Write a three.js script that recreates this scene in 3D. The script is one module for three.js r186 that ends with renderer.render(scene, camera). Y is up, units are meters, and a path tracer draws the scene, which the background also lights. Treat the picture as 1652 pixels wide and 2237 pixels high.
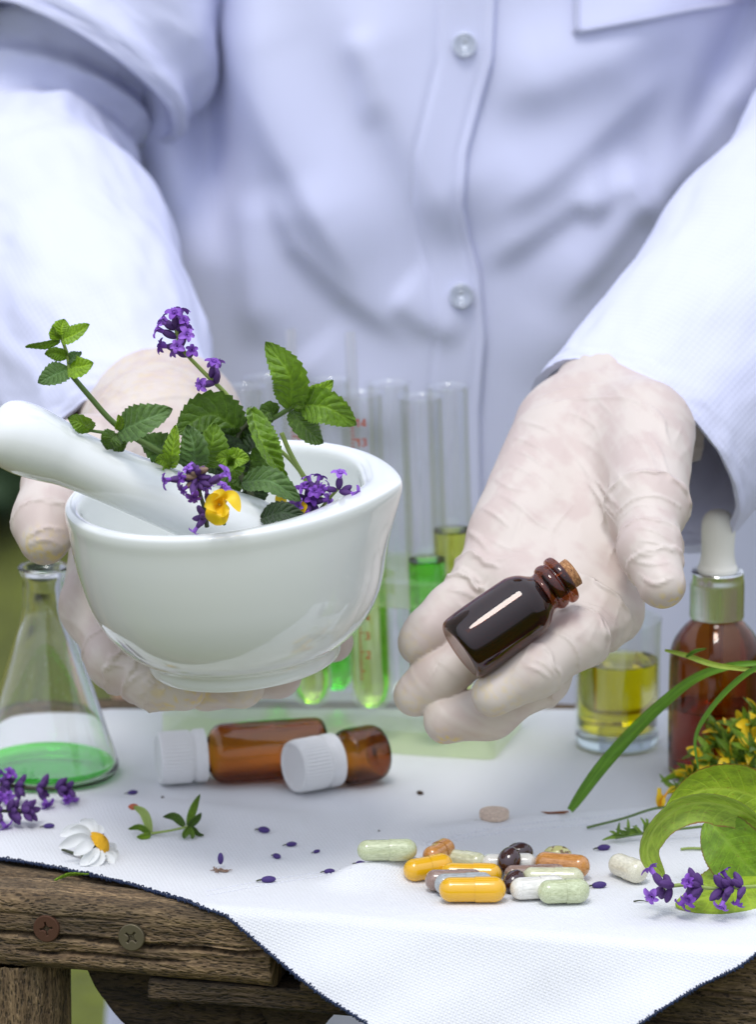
import * as THREE from 'three';
import { mergeGeometries, mergeVertices, toCreasedNormals } from 'three/addons/utils/BufferGeometryUtils.js';
import { createNoise3D } from 'simplex-noise';

// ---------------------------------------------------------------- camera, sky, sun, exposure
const T = 0.95;                                   // height of the table top
const F = 9000, CX = 826, CY = 1118;              // focal length and centre, in units of a 1652 x 2236 picture
const PITCH = 12.5 * Math.PI / 180, CAMY = T + 0.436, CAMZ = 1.366;
const scene = new THREE.Scene();
const camera = new THREE.PerspectiveCamera(2 * Math.atan(CY / F) * 180 / Math.PI, 757 / 1024, 0.05, 200);
camera.position.set(0, CAMY, CAMZ);
camera.rotation.set(-PITCH, 0, 0);
camera.focus = 1.40;
camera.userData.fStop = 12;

const renderer = new THREE.WebGLRenderer({ antialias: true });
renderer.toneMapping = THREE.LinearToneMapping;
renderer.toneMappingExposure = 1.08;
renderer.shadowMap.enabled = true;

const SUN = new THREE.Vector3(-0.10, 0.90, 0.40).normalize();
{
  const W = 256, H = 128, d = new Float32Array(W * H * 4);
  for (let j = 0; j < H; j++) for (let i = 0; i < W; i++) {
    const up = ((j + 0.5) / H - 0.5) * Math.PI, az = ((i + 0.5) / W - 0.5) * 2 * Math.PI;
    const v = new THREE.Vector3(Math.cos(az) * Math.cos(up), Math.sin(up), Math.sin(az) * Math.cos(up));
    const y = Math.max(0, v.y), s = Math.max(0, v.dot(SUN));
    const g = 0.64 + 0.50 * Math.pow(y, 0.9) + 0.45 * Math.pow(s, 4);
    const o = (j * W + i) * 4;
    const c = v.y < 0 ? [0.25, 0.28, 0.2] : [0.88 * g, 0.95 * g, 1.13 * g];
    d[o] = c[0]; d[o + 1] = c[1]; d[o + 2] = c[2]; d[o + 3] = 1;
  }
  const t = new THREE.DataTexture(d, W, H, THREE.RGBAFormat, THREE.FloatType);
  t.mapping = THREE.EquirectangularReflectionMapping; t.magFilter = THREE.LinearFilter; t.needsUpdate = true;
  scene.background = t; scene.environment = t;
}
scene.backgroundIntensity = 1; scene.environmentIntensity = 1;
const sun = new THREE.DirectionalLight(new THREE.Color(1, 0.965, 0.91), 1.3);
sun.position.copy(SUN).multiplyScalar(4).add(new THREE.Vector3(0, T, 0));
sun.target.position.set(0, T, 0);
sun.castShadow = true; sun.shadow.radius = 34; sun.shadow.mapSize.set(2048, 2048);
Object.assign(sun.shadow.camera, { left: -2, right: 2, top: 2, bottom: -2, near: 0.1, far: 12 });
scene.add(sun, sun.target);

// ---------------------------------------------------------------- helpers
let seed = 12345;
const rnd = () => { seed = (seed + 0x6d2b79f5) | 0; let t = Math.imul(seed ^ (seed >>> 15), 1 | seed); t = (t + Math.imul(t ^ (t >>> 7), 61 | t)) ^ t; return ((t ^ (t >>> 14)) >>> 0) / 4294967296; };
const rr = (a, b) => a + (b - a) * rnd();
const N3 = createNoise3D(rnd);
const fbm = (x, y, z, o = 4) => { let s = 0, a = 0.5; for (let i = 0; i < o; i++) { s += a * N3(x, y, z); x *= 2.03; y *= 2.03; z *= 2.03; a *= 0.5; } return s; };
const V = (x, y, z) => new THREE.Vector3(x, y, z);
const clamp = (x, a = 0, b = 1) => Math.min(b, Math.max(a, x));
const smooth = (a, b, x) => { const t = clamp((x - a) / (b - a)); return t * t * (3 - 2 * t); };
const lerp = (a, b, t) => a + (b - a) * t;
const gauss = (x, w) => Math.exp(-(x * x) / (w * w));
const PI = Math.PI;
// a point seen at (px, py) at depth plane z, or on the horizontal plane y
const ray = (px, py) => V((px - CX) / F, -(py - CY) / F, -1).applyEuler(camera.rotation);
const P = (px, py, z) => { const r = ray(px, py); return r.multiplyScalar((z - CAMZ) / r.z).add(camera.position); };
const Y = (px, py, y = T) => { const r = ray(px, py); return r.multiplyScalar((y - CAMY) / r.y).add(camera.position); };
const unP = (v) => { const q = v.clone().sub(camera.position).applyAxisAngle(V(1, 0, 0), PITCH); return [CX - q.x / q.z * F, CY + q.y / q.z * F]; };
const poly = (pts, x) => { // piecewise linear through [x, y] pairs
  if (x <= pts[0][0]) return pts[0][1];
  for (let i = 1; i < pts.length; i++) if (x <= pts[i][0]) return lerp(pts[i - 1][1], pts[i][1], (x - pts[i - 1][0]) / (pts[i][0] - pts[i - 1][0]));
  return pts[pts.length - 1][1];
};
const used = new Map();
function numbered(n) { const k = used.get(n) ?? 0; used.set(n, k + 1); return k ? `${n}_${String(k).padStart(3, '0')}` : n; }
function tag(o, label, category, group, kind) {
  if (label) o.userData.label = label; if (category) o.userData.category = category;
  if (group) o.userData.group = group; if (kind) o.userData.kind = kind; return o;
}
function thing(name, label, category, group) { const o = new THREE.Group(); o.name = numbered(name); tag(o, label, category, group); scene.add(o); return o; }
function part(name, geo, mat, parent, label) {
  const m = new THREE.Mesh(geo, mat); m.name = parent ? name : numbered(name); m.castShadow = m.receiveShadow = true;
  (parent ?? scene).add(m); if (label) m.userData.label = label; return m;
}
// put a group's own origin at the bottom of what it holds (its children were built in world positions)
function finish(g) {
  g.updateMatrixWorld(true);
  const b = new THREE.Box3().setFromObject(g), c = V((b.min.x + b.max.x) / 2, b.min.y, (b.min.z + b.max.z) / 2);
  for (const ch of g.children) ch.position.sub(c);
  g.position.copy(c); return g;
}
const merge = (list) => mergeGeometries(list.map((g) => { const q = g.index ? g.toNonIndexed() : g; for (const k of Object.keys(q.attributes)) if (!['position', 'normal', 'uv'].includes(k)) q.deleteAttribute(k); return q; }));
const xf = (g, pos, quat, scale = 1) => { const s = typeof scale === 'number' ? V(scale, scale, scale) : scale; return g.clone().applyMatrix4(new THREE.Matrix4().compose(pos, quat ?? new THREE.Quaternion(), s)); };
const along = (dir, from = V(0, 1, 0)) => new THREE.Quaternion().setFromUnitVectors(from, dir.clone().normalize());
function grid(nu, nv, f, uvf) { // f(u, v) -> Vector3
  const pos = [], uv = [], idx = [];
  for (let j = 0; j <= nv; j++) for (let i = 0; i <= nu; i++) {
    const p = f(i / nu, j / nv); pos.push(p.x, p.y, p.z);
    const t = uvf ? uvf(i / nu, j / nv, p) : [i / nu, j / nv]; uv.push(t[0], t[1]);
  }
  for (let j = 0; j < nv; j++) for (let i = 0; i < nu; i++) { const a = j * (nu + 1) + i, b = a + nu + 1; idx.push(a, a + 1, b, a + 1, b + 1, b); }
  const g = new THREE.BufferGeometry();
  g.setAttribute('position', new THREE.Float32BufferAttribute(pos, 3)); g.setAttribute('uv', new THREE.Float32BufferAttribute(uv, 2)); g.setIndex(idx); g.computeVertexNormals(); return g;
}
function weldNormals(g) { // smooth normals over seams (positions that coincide)
  const p = g.attributes.position, n = g.attributes.normal, m = new Map();
  const key = (i) => `${Math.round(p.getX(i) * 1e5)},${Math.round(p.getY(i) * 1e5)},${Math.round(p.getZ(i) * 1e5)}`;
  for (let i = 0; i < p.count; i++) { const k = key(i), a = m.get(k) ?? [0, 0, 0]; a[0] += n.getX(i); a[1] += n.getY(i); a[2] += n.getZ(i); m.set(k, a); }
  for (let i = 0; i < p.count; i++) { const a = m.get(key(i)), l = Math.hypot(...a) || 1; n.setXYZ(i, a[0] / l, a[1] / l, a[2] / l); }
  return g;
}
// lathe with smooth profile; pts [[r, y], ...]
const lathe = (pts, seg = 48) => new THREE.LatheGeometry(pts.map(([r, y]) => new THREE.Vector2(Math.max(r, 1e-6), y)), seg);
const roundProfile = (pts, n = 60) => { const c = new THREE.CatmullRomCurve3(pts.map(([r, y]) => V(r, y, 0)), false, 'centripetal'); return c.getPoints(n).map((p) => [p.x, p.y]); };
const curve = (pts) => new THREE.CatmullRomCurve3(pts, false, 'centripetal');
function tube(pts, r0, r1 = r0, seg = 24, rad = 8) { // tapered tube with closed ends
  const c = pts.isCurve ? pts : curve(pts); const fr = c.computeFrenetFrames(seg, false);
  const g = grid(rad, seg + 2, (u, v) => {
    const k = Math.round(v * (seg + 2)), i = clamp(k - 1, 0, seg), a = u * 2 * PI, r = (k === 0 || k === seg + 2) ? 1e-6 : lerp(r0, r1, i / seg);
    return c.getPointAt(i / seg).addScaledVector(fr.normals[i], Math.cos(a) * r).addScaledVector(fr.binormals[i], Math.sin(a) * r);
  });
  return weldNormals(g);
}
// sheet rolled round a path: off(u, a) -> offset in metres; stations [{p, rx, ry}]; lip > 0 turns the end inwards by that share
function sweep(stations, nu, na, off, lip = 0, up = V(0, 0, 1)) {
  const c = curve(stations.map((s) => s.p)), ns = stations.length - 1;
  const at = (u, k) => { const x = u * ns, i = Math.min(ns - 1, Math.floor(x)), t = x - i; return lerp(stations[i][k], stations[i + 1][k], t * t * (3 - 2 * t)); };
  return weldNormals(grid(na, nu, (w, v) => {
    let u = v * (1 + lip), ins = 0;
    if (u > 1) { ins = 0.003 * smooth(0, 0.02, u - 1) + 0.002 * smooth(0.02, 0.3, u - 1); u = 1 - (u - 1); }
    const a = 2 * PI * w, p = c.getPoint(u), t = c.getTangent(u), b = V().crossVectors(up, t).normalize(), n = V().crossVectors(t, b);
    const o = (off ? off(u, a) : 0) - ins;
    return p.addScaledVector(b, Math.cos(a) * (at(u, 'rx') + o)).addScaledVector(n, Math.sin(a) * (at(u, 'ry') + o));
  }));
}
// naive surface nets: mesh the zero set of a distance-like field
function surfaceNets(fn, lo, hi, cell) {
  const nx = Math.ceil((hi.x - lo.x) / cell) + 1, ny = Math.ceil((hi.y - lo.y) / cell) + 1, nz = Math.ceil((hi.z - lo.z) / cell) + 1;
  const f = new Float32Array(nx * ny * nz), id = new Int32Array(nx * ny * nz).fill(-1), at = (i, j, k) => i + nx * (j + ny * k);
  // coarse skip: evaluate every 4th cell, fill in only near the surface
  for (let k = 0; k < nz; k++) for (let j = 0; j < ny; j++) for (let i = 0; i < nx; i++) {
    const a = at(i, j, k);
    if (i > 0) { const q = f[a - 1]; if (Math.abs(q) > 8 * cell) { f[a] = q - Math.sign(q) * cell * 1.0; continue; } }
    f[a] = fn(lo.x + i * cell, lo.y + j * cell, lo.z + k * cell);
  }
  const pos = [], idx = [];
  for (let k = 0; k < nz - 1; k++) for (let j = 0; j < ny - 1; j++) for (let i = 0; i < nx - 1; i++) {
    let n = 0, x = 0, y = 0, z = 0, m = 0; const c = [];
    for (let q = 0; q < 8; q++) { const v = f[at(i + (q & 1), j + ((q >> 1) & 1), k + (q >> 2))]; c.push(v); if (v < 0) m++; }
    if (m === 0 || m === 8) continue;
    for (let q = 0; q < 8; q++) for (const bit of [1, 2, 4]) if (!(q & bit)) {
      const a = c[q], b = c[q | bit]; if ((a < 0) === (b < 0)) continue;
      const t = a / (a - b); x += (q & 1) + (bit === 1 ? t : 0); y += ((q >> 1) & 1) + (bit === 2 ? t : 0); z += (q >> 2) + (bit === 4 ? t : 0); n++;
    }
    id[at(i, j, k)] = pos.length / 3; pos.push(lo.x + (i + x / n) * cell, lo.y + (j + y / n) * cell, lo.z + (k + z / n) * cell);
  }
  const quad = (a, b, c, d, flip) => { if (a < 0 || b < 0 || c < 0 || d < 0) return; flip ? idx.push(a, c, b, b, c, d) : idx.push(a, b, c, b, d, c); };
  for (let k = 1; k < nz - 1; k++) for (let j = 1; j < ny - 1; j++) for (let i = 1; i < nx - 1; i++) {
    const s = f[at(i, j, k)] < 0;
    if (s !== f[at(i + 1, j, k)] < 0) quad(id[at(i, j - 1, k - 1)], id[at(i, j, k - 1)], id[at(i, j - 1, k)], id[at(i, j, k)], !s);
    if (s !== f[at(i, j + 1, k)] < 0) quad(id[at(i - 1, j, k - 1)], id[at(i, j, k - 1)], id[at(i - 1, j, k)], id[at(i, j, k)], s);
    if (s !== f[at(i, j, k + 1)] < 0) quad(id[at(i - 1, j - 1, k)], id[at(i, j - 1, k)], id[at(i - 1, j, k)], id[at(i, j, k)], !s);
  }
  const g = new THREE.BufferGeometry(); g.setAttribute('position', new THREE.Float32BufferAttribute(pos, 3)); g.setIndex(idx);
  const e = cell * 0.6, nor = new Float32Array(pos.length);
  for (let i = 0; i < pos.length; i += 3) {
    const [x, y, z] = [pos[i], pos[i + 1], pos[i + 2]];
    const a = fn(x + e, y, z) - fn(x - e, y, z), b = fn(x, y + e, z) - fn(x, y - e, z), c = fn(x, y, z + e) - fn(x, y, z - e), l = Math.hypot(a, b, c) || 1;
    nor[i] = a / l; nor[i + 1] = b / l; nor[i + 2] = c / l;
  }
  g.setAttribute('normal', new THREE.BufferAttribute(nor, 3));
  g.setAttribute('uv', new THREE.Float32BufferAttribute(new Float32Array(pos.length / 3 * 2).map((_, i) => i % 2 ? pos[(i >> 1) * 3 + 1] : pos[(i >> 1) * 3] + pos[(i >> 1) * 3 + 2] * 0.5), 2));
  return g;
}
function paint(g, f) { // vertex colours: f(x, y, z) -> [r, g, b] linear
  const p = g.attributes.position, c = new Float32Array(p.count * 3);
  for (let i = 0; i < p.count; i++) { const q = f(p.getX(i), p.getY(i), p.getZ(i), i); c[i * 3] = q[0]; c[i * 3 + 1] = q[1]; c[i * 3 + 2] = q[2]; }
  g.setAttribute('color', new THREE.BufferAttribute(c, 3)); return g;
}
// textures
function tex(w, h, f, srgb = true, repeat = true) { // f(u, v) -> [r,g,b] 0..1 (sRGB if srgb)
  const d = new Uint8Array(w * h * 4);
  for (let j = 0; j < h; j++) for (let i = 0; i < w; i++) { const c = f((i + 0.5) / w, (j + 0.5) / h), o = (j * w + i) * 4; for (let k = 0; k < 3; k++) d[o + k] = clamp(c[k] ?? c[0]) * 255; d[o + 3] = 255; }
  const t = new THREE.DataTexture(d, w, h); t.magFilter = THREE.LinearFilter; t.minFilter = THREE.LinearMipmapLinearFilter; if (srgb) t.colorSpace = THREE.SRGBColorSpace;
  if (repeat) t.wrapS = t.wrapT = THREE.RepeatWrapping; t.needsUpdate = true; return t;
}
const std = (o) => new THREE.MeshPhysicalMaterial({ roughness: 0.6, side: THREE.DoubleSide, ...o });
const col = (r, g, b) => new THREE.Color().setRGB(r, g, b);

// ---------------------------------------------------------------- ground and far shrubs
{
  const g = grid(160, 160, (u, v) => { const x = lerp(-40, 40, u), z = lerp(10, -70, v); return V(x, 0.03 * fbm(x * 0.4, 0, z * 0.4), z); }, (u, v, p) => [p.x, p.z]);
  paint(g, (x, y, z) => { const k = 0.5 + 0.9 * fbm(x * 0.9, 2, z * 0.9), m = smooth(0.2, 0.8, 0.5 + fbm(x * 0.35 + 7, 5, z * 0.5)); return [lerp(0.14, 0.25, m) * (0.6 + 0.5 * k), lerp(0.17, 0.25, m) * (0.6 + 0.5 * k), 0.012]; });
  const t = tex(256, 256, (u, v) => { const a = fbm(Math.cos(u * 2 * PI) * 3, Math.sin(u * 2 * PI) * 3, Math.cos(v * 2 * PI) * 3 + Math.sin(v * 2 * PI) * 5, 5); const k = 0.82 + 0.35 * a; return [k, k, k]; });
  tag(part('lawn', g, std({ vertexColors: true, map: t, bumpMap: t, bumpScale: 0.03, roughness: 0.95 })), null, null, null, 'structure');
}
function leafCluster(n, rad, size) { // many leaf blades through an uneven volume
  const list = [];
  const blade = grid(1, 2, (u, v) => V((u - 0.5) * size * 0.55 * Math.sin(PI * (0.08 + v * 0.9)), 0.12 * size * Math.sin(v * PI), v * size));
  for (let i = 0; i < n; i++) {
    const d = V(rr(-1, 1), rr(-1, 1), rr(-1, 1)); if (d.length() > 1) { i--; continue; }
    const r = 0.62 + 0.75 * fbm(d.x * 2 + size * 90 + rad.x * 9, d.y * 2, d.z * 2);
    const dir = d.clone().normalize(), p = dir.clone().multiplyScalar(Math.pow(d.length(), 0.45) * r).multiply(rad);
    const q = new THREE.Quaternion().setFromEuler(new THREE.Euler(rr(-1.2, 1.2), rr(0, 6.3), rr(-1, 1)));
    list.push(xf(blade, p, q, rr(0.7, 1.3)));
  }
  return merge(list);
}
const mFar = [[0.022, 0.06, 0.014], [0.035, 0.085, 0.018], [0.05, 0.09, 0.02]].map((c) => std({ color: col(...c), roughness: 0.7, transmission: 0.3, thickness: 0 }));
const mBark = std({ color: col(0.06, 0.045, 0.03), roughness: 0.9 });
[[-0.64, -4.75, 0.30, 0.55, 0, 'dark leafy shrub on the lawn just behind the pestle head'], [-1.0, -5.6, 0.5, 0.9, 1, 'mid green shrub on the lawn farther back, left of the dark shrub'], [0.9, -8.6, 1.0, 1.1, 1, 'green shrub on the lawn hidden behind the white coat'], [-0.5, -8.4, 0.8, 1.2, 2, 'olive green shrub at the back of the lawn behind the left sleeve']].forEach(([x, z, r, h, k, label]) => {
  const g = thing('shrub', label, 'shrub', null);
  const crown = leafCluster(1500, V(r, h * 0.55, r * 0.8), 0.13); crown.translate(x, h * 0.55, z);
  part('crown', crown, mFar[k], g);
  const st = []; for (let i = 0; i < 5; i++) st.push(tube([V(x + rr(-0.08, 0.08), 0, z), V(x + rr(-0.2, 0.2), h * 0.3, z + rr(-0.1, 0.1)), V(x + rr(-0.5, 0.5) * r, h * 0.75, z + rr(-0.4, 0.4))], 0.02, 0.006, 8, 6));
  part('trunk', merge(st), mBark, g); finish(g);
});

// ---------------------------------------------------------------- the table
const TA = Y(0, 1950), TB = Y(1652, 2085);
const E = TB.clone().sub(TA).normalize(), NF = V(-E.z, 0, E.x), TO = TA.clone().add(TB).multiplyScalar(0.5);
const tp = (s, t, y) => TO.clone().addScaledVector(E, s).addScaledVector(NF, t).setY(y);
const toST = (p) => { const q = p.clone().sub(TO); return [q.dot(E), q.dot(NF)]; };
const sAt = (px, py, y) => toST(Y(px, py, y))[0];
const woodTone = (u, v) => { // u along the grain
  const uu = Math.min(u, 1 - u) * 2, w = v + 0.02 * fbm(uu * 2.2, v * 3, 1.7, 2);
  const a = 0.5 + 0.75 * fbm(uu * 9, w * 75, 1.7, 4), fib = 0.5 + 0.9 * fbm(uu * 36, w * 210, 4, 3), ring = 0.5 + 0.5 * Math.sin(w * 95 + 2.5 * fbm(uu * 2.5, w * 4, 7, 2)), f = clamp(0.5 + 0.9 * fbm(uu * 2.4, v * 6, 9, 4)), pit = smooth(0.22, 0.36, fbm(uu * 26, w * 190, 12, 2));
  return { k: clamp(0.40 * a + 0.42 * fib + 0.20 * ring - 0.06), f, pit };
};
const woodMap = tex(1024, 512, (u, v) => { const { k, f, pit } = woodTone(u, v), d = 1 - 0.42 * pit; return [lerp(62, 190, k) * lerp(0.68, 1.08, f), lerp(49, 170, k) * lerp(0.68, 1.06, f), lerp(34, 138, k) * lerp(0.66, 1.04, f)].map((x) => x / 255 * d); });
const woodBump = tex(1024, 512, (u, v) => { const { k, pit } = woodTone(u, v); return [clamp(0.25 + 0.75 * k - 0.5 * pit)]; }, false);
const wood = (tint, rx = 0, ry = 0) => { const m = woodMap.clone(), b = woodBump.clone(); for (const t of [m, b]) { t.repeat.set(3.4, 7.5); t.offset.set(rx, ry); t.needsUpdate = true; } return std({ map: m, bumpMap: b, bumpScale: 0.0011, color: col(...tint), roughness: 0.85 }); };
// board: x along 0..len, y 0..h, front at z = 0, back at z = -d
function plank(len, h, d, sd, cracks = []) {
  const r = Math.min(h, d) * 0.16, ring = []; // outline, denser on the front
  const edge = (x0, y0, x1, y1, n) => { for (let i = 0; i < n; i++) ring.push([lerp(x0, x1, i / n), lerp(y0, y1, i / n)]); };
  edge(0, r, 0, h - r, 46); edge(0, h - r, -r * 0.3, h - r * 0.3, 2); edge(-r * 0.3, h - r * 0.3, -r, h, 2); edge(-r, h, -d + r, h, 16); edge(-d + r, h, -d, h - r, 2); edge(-d, h - r, -d, r, 4); edge(-d, r, -d + r, 0, 2); edge(-d + r, 0, -r, 0, 12); edge(-r, 0, -r * 0.3, r * 0.3, 2); edge(-r * 0.3, r * 0.3, 0, r, 2);
  ring.push(ring[0]);
  const per = []; let L = 0; ring.forEach((p, i) => { if (i) L += Math.hypot(p[0] - ring[i - 1][0], p[1] - ring[i - 1][1]); per.push(L); });
  const nx = Math.min(420, Math.ceil(len / 0.0012)), m = ring.length - 1;
  const f = (u, v) => {
    const e = clamp(u * (nx + 2) - 1, 0, nx) / nx, x = e * len, [z, y] = ring[Math.round(v * m)], cap = u === 0 || u === 1;
    let dn = 0.0009 * fbm(x * 18, y * 160 + z * 90, sd, 4) + 0.0016 * fbm(x * 9, y * 20 + z * 20, sd + 5, 2);
    for (const [x0, y0, x1, y1, w, dep] of cracks) { const k = clamp((x - x0) / (x1 - x0), -0.2, 1.2), yy = lerp(y0, y1, k) + 0.0011 * fbm(x * 40, sd, 3, 3); dn -= dep * gauss(y - yy, w) * smooth(-0.02, 0.05, k) * smooth(1.02, 0.9, k) * smooth(-r * 2, 0, z); }
    const cz = -d / 2, cy = h / 2, dir = Math.abs((z - cz) / d) > Math.abs((y - cy) / h) ? [Math.sign(z - cz), 0] : [0, Math.sign(y - cy)];
    const k = cap ? 0 : 1, skew = (u > 0.5 ? 1 : -1) * 0.0012 * fbm(y * 120, z * 90, sd + 8, 3);
    return V(x + (e === 0 || e === 1 ? skew : 0), lerp(cy, y + dir[1] * dn, k), lerp(cz, z + dir[0] * dn, k));
  };
  return weldNormals(grid2(nx + 2, m, f, (u, v, p) => [p.x, per[Math.round(v * m)] + sd * 0.037]));
}
function grid2(nu, nv, f, uvf) { return grid(nu, nv, f, uvf); }
const tableFrame = new THREE.Matrix4().makeBasis(E, V(0, 1, 0), NF);
const onTable = (g, s, t, y) => g.applyMatrix4(tableFrame.clone().setPosition(tp(s, t, y)));
const table = thing('wooden_table', 'weathered brown plank table under the white cloth, two rusty screws in its front board', 'table');
const sB = sAt(640, 2020, T - 0.012), sL = -0.34, hA = 0.0262;
const wC = wood([0.36, 0.32, 0.26], 0.15, 0.7), wA = wood([0.95, 0.87, 0.75]), wB = wood([0.70, 0.63, 0.53], 0.31, 0.43), wD = wood([0.26, 0.225, 0.18], 0.6, 0.2);
part('edge_board', onTable(plank(sB - sL, hA, 0.02, 1, [[0, 0.0128, 0.255, 0.0122, 0.0006, 0.006], [0.24, 0.0112, 0.335, 0.0128, 0.0006, 0.006], [0.215, 0.0062, 0.275, 0.0072, 0.0004, 0.003], [0.10, 0.019, 0.26, 0.0195, 0.0003, 0.0012], [0.24, 0.012, sB - sL, 0.0145, 0.0003, 0.0016]]), sL, 0, T - hA), wA, table);
part('edge_board', onTable(plank(0.42, 0.03, 0.02, 2, [[0, 0.014, 0.42, 0.017, 0.0004, 0.002]]), sB + 0.009, -0.003, T - 0.031), wB, table);
for (const [t, w, k] of [[-0.0225, 0.055, 3], [-0.079, 0.058, 4], [-0.1385, 0.054, 5]]) part('plank', onTable(plank(0.80, 0.02, w, k, []), sL, t, T - 0.0205), k % 2 ? wB : wA, table);
{ const g = plank(0.80, 0.02, 0.085, 6, []); g.rotateY(-0.0); const m = new THREE.Matrix4().makeRotationY(-0.04).setPosition(-0.40, T - 0.0215, -0.185); part('plank', g.applyMatrix4(m), wA, table); }
// under the boards: lower batten, sawn log, post
part('batten', onTable(plank(0.30, 0.0085, 0.03, 7, []), sAt(330, 2150, T - 0.03), -0.002, T - hA - 0.0090), wC, table);
{
  const c = P(472, 2014, 0.008), R = 0.0515, n = 150, rings = 40, LT = T - hA - 0.0008 - c.y, clip = (x, y, R0) => y > LT ? [Math.sign(x) * Math.min(Math.abs(x), Math.sqrt(Math.max(0, R0 * R0 - LT * LT))), LT] : [x, y]; // round end of a log, axis along NF
  const face = grid(n, rings, (u, v) => {
    const a = u * 2 * PI, r = v * R * (1 + 0.035 * fbm(Math.cos(a) * 2, Math.sin(a) * 2, 3, 3)), crack = 0.004 * (gauss(Math.sin(a * 3.5 + 0.8) + 0.12 * fbm(r * 200, a, 1), 0.06) + gauss(Math.sin(a * 2 + 2 + r * 20), 0.04)) * smooth(0.1, 0.9, v);
    const z = 0.0006 * Math.sin(r * 2600 + 2 * fbm(Math.cos(a) * 3, Math.sin(a) * 3, 5)) + 0.0012 * fbm(Math.cos(a) * r * 300, Math.sin(a) * r * 300, 2, 4) - crack;
    const [cx, cy] = clip(Math.cos(a) * r, Math.sin(a) * r, R); return V(cx, cy, z);
  }, (u, v, p) => [p.x * 0.7 + 0.1, p.y]);
  const bark = grid(n, 50, (u, v) => { const a = u * 2 * PI, r = R * (1 + 0.035 * fbm(Math.cos(a) * 2, Math.sin(a) * 2, 3, 3)) * (1 + (v > 0 ? 0.03 * fbm(Math.cos(a) * 6, Math.sin(a) * 6, v * 9, 4) : 0)); const [cx, cy] = clip(Math.cos(a) * r, Math.sin(a) * r, R); return V(cx, cy, -v * 0.2); }, (u, v) => [v * 0.2, u * 0.3]);
  const g = mergeGeometries([weldNormals(face), weldNormals(bark)]);
  g.applyMatrix4(tableFrame.clone().setPosition(c));
  part('log_beam', g, wD, table, 'dark sawn log end under the table edge');
}
{
  const c = Y(38, 2100, T - hA), R = 0.0172;
  const g = grid(90, 260, (u, v) => { const a = u * 2 * PI, y = -v * (T - hA - 0.0005), r = R * (1 + 0.05 * fbm(Math.cos(a), Math.sin(a), y * 2, 2)) + 0.0009 * fbm(Math.cos(a) * 9, Math.sin(a) * 9, y * 14, 4) - 0.0018 * gauss(Math.sin(a * 1.5 + 0.4 + 0.3 * fbm(y * 8, 1, 2)), 0.035); return V(Math.cos(a) * r, y, Math.sin(a) * r); }, (u, v) => [v * 0.9, u * 0.11]);
  g.translate(c.x, T - hA - 0.0005, c.z - 0.012); part('leg', weldNormals(g), wA, table);
}
for (const [s, t] of [[0.22, -0.2], [0.3, -0.02], [-0.25, -0.2]]) { const p = tp(s, t, 0); const g = grid(40, 60, (u, v) => V(Math.cos(u * 2 * PI) * 0.017, v * (T - 0.033), Math.sin(u * 2 * PI) * 0.017), (u, v) => [v * 0.9, u * 0.11]); g.translate(p.x, 0, p.z); part('leg', weldNormals(g), wB, table); }
// cross head screws
const mRust = std({ color: col(0.10, 0.045, 0.025), roughness: 0.7, metalness: 0.55, bumpMap: tex(128, 128, (u, v) => [0.5 + 0.6 * fbm(u * 9, v * 9, 3)], false), bumpScale: 0.0004 });
const mSteel = std({ color: col(0.16, 0.135, 0.085), roughness: 0.5, metalness: 0.75, bumpMap: mRust.bumpMap, bumpScale: 0.0003 });
function screwHead(R) {
  const disc = new THREE.Shape(); disc.absarc(0, 0, R * 0.93, 0, 2 * PI);
  const w = R * 0.13, l = R * 0.55, d = R * 0.26, hole = new THREE.Path();
  hole.setFromPoints([[w, d], [w, l], [-w, l], [-w, d], [-d, w], [-l, w], [-l, -w], [-d, -w], [-w, -d], [-w, -l], [w, -l], [w, -d], [d, -w], [l, -w], [l, w], [d, w]].map(([x, y]) => new THREE.Vector2(x, y)));
  disc.holes.push(hole);
  const a = new THREE.ExtrudeGeometry(disc, { depth: R * 0.22, bevelEnabled: true, bevelThickness: R * 0.09, bevelSize: R * 0.07, bevelSegments: 3, curveSegments: 40 });
  const b = new THREE.CylinderGeometry(R * 0.8, R * 0.8, R * 0.1, 24).rotateX(PI / 2);
  return merge([a, b]);
}
for (const [px, py, m, turn, name] of [[102, 2027, mRust, 0.2, 'rusty brown cross head screw'], [289, 2046, mSteel, 0.95, 'greenish steel cross head screw']]) {
  const y = T - (py - 1960) / 6.1 / 1000, s = toST(P(px, py, tp(toST(Y(px, py, y))[0], 0.001, y).z))[0];
  const g = screwHead(0.0047); g.rotateZ(turn); g.rotateX(-0.05); onTable(g, s, 0.0006, P(px, py, tp(s, 0.001, T).z).y); part('screw', g, m, table, name);
}

// ---------------------------------------------------------------- the white cloth
const bendR = 0.007, slope = 0.98;
function wrinkle(p) { // height of the cloth above the table, by place on the table
  const x = p.x, z = p.z;
  let h = 0.0004 + 0.0005 * (fbm(x * 14, 1, z * 22, 3) + 0.5) ;
  const ridge = (a, b, w, hh) => { const ax = a.x, az = a.z, dx = b.x - ax, dz = b.z - az, l2 = dx * dx + dz * dz, k = ((x - ax) * dx + (z - az) * dz) / l2, kk = clamp(k), d = Math.hypot(x - ax - kk * dx, z - az - kk * dz); h += hh * gauss(d, w) * smooth(-0.3, 0.25, k) * smooth(1.3, 0.75, k); };
  ridge(RA, RB, 0.007, 0.0062); ridge(RC, RD, 0.006, 0.0026); ridge(RE, RF, 0.012, 0.003);
  h += 0.0022 * smooth(0.0, 0.09, x - 0.09) * smooth(-0.06, 0.02, z);
  return h;
}
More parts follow.
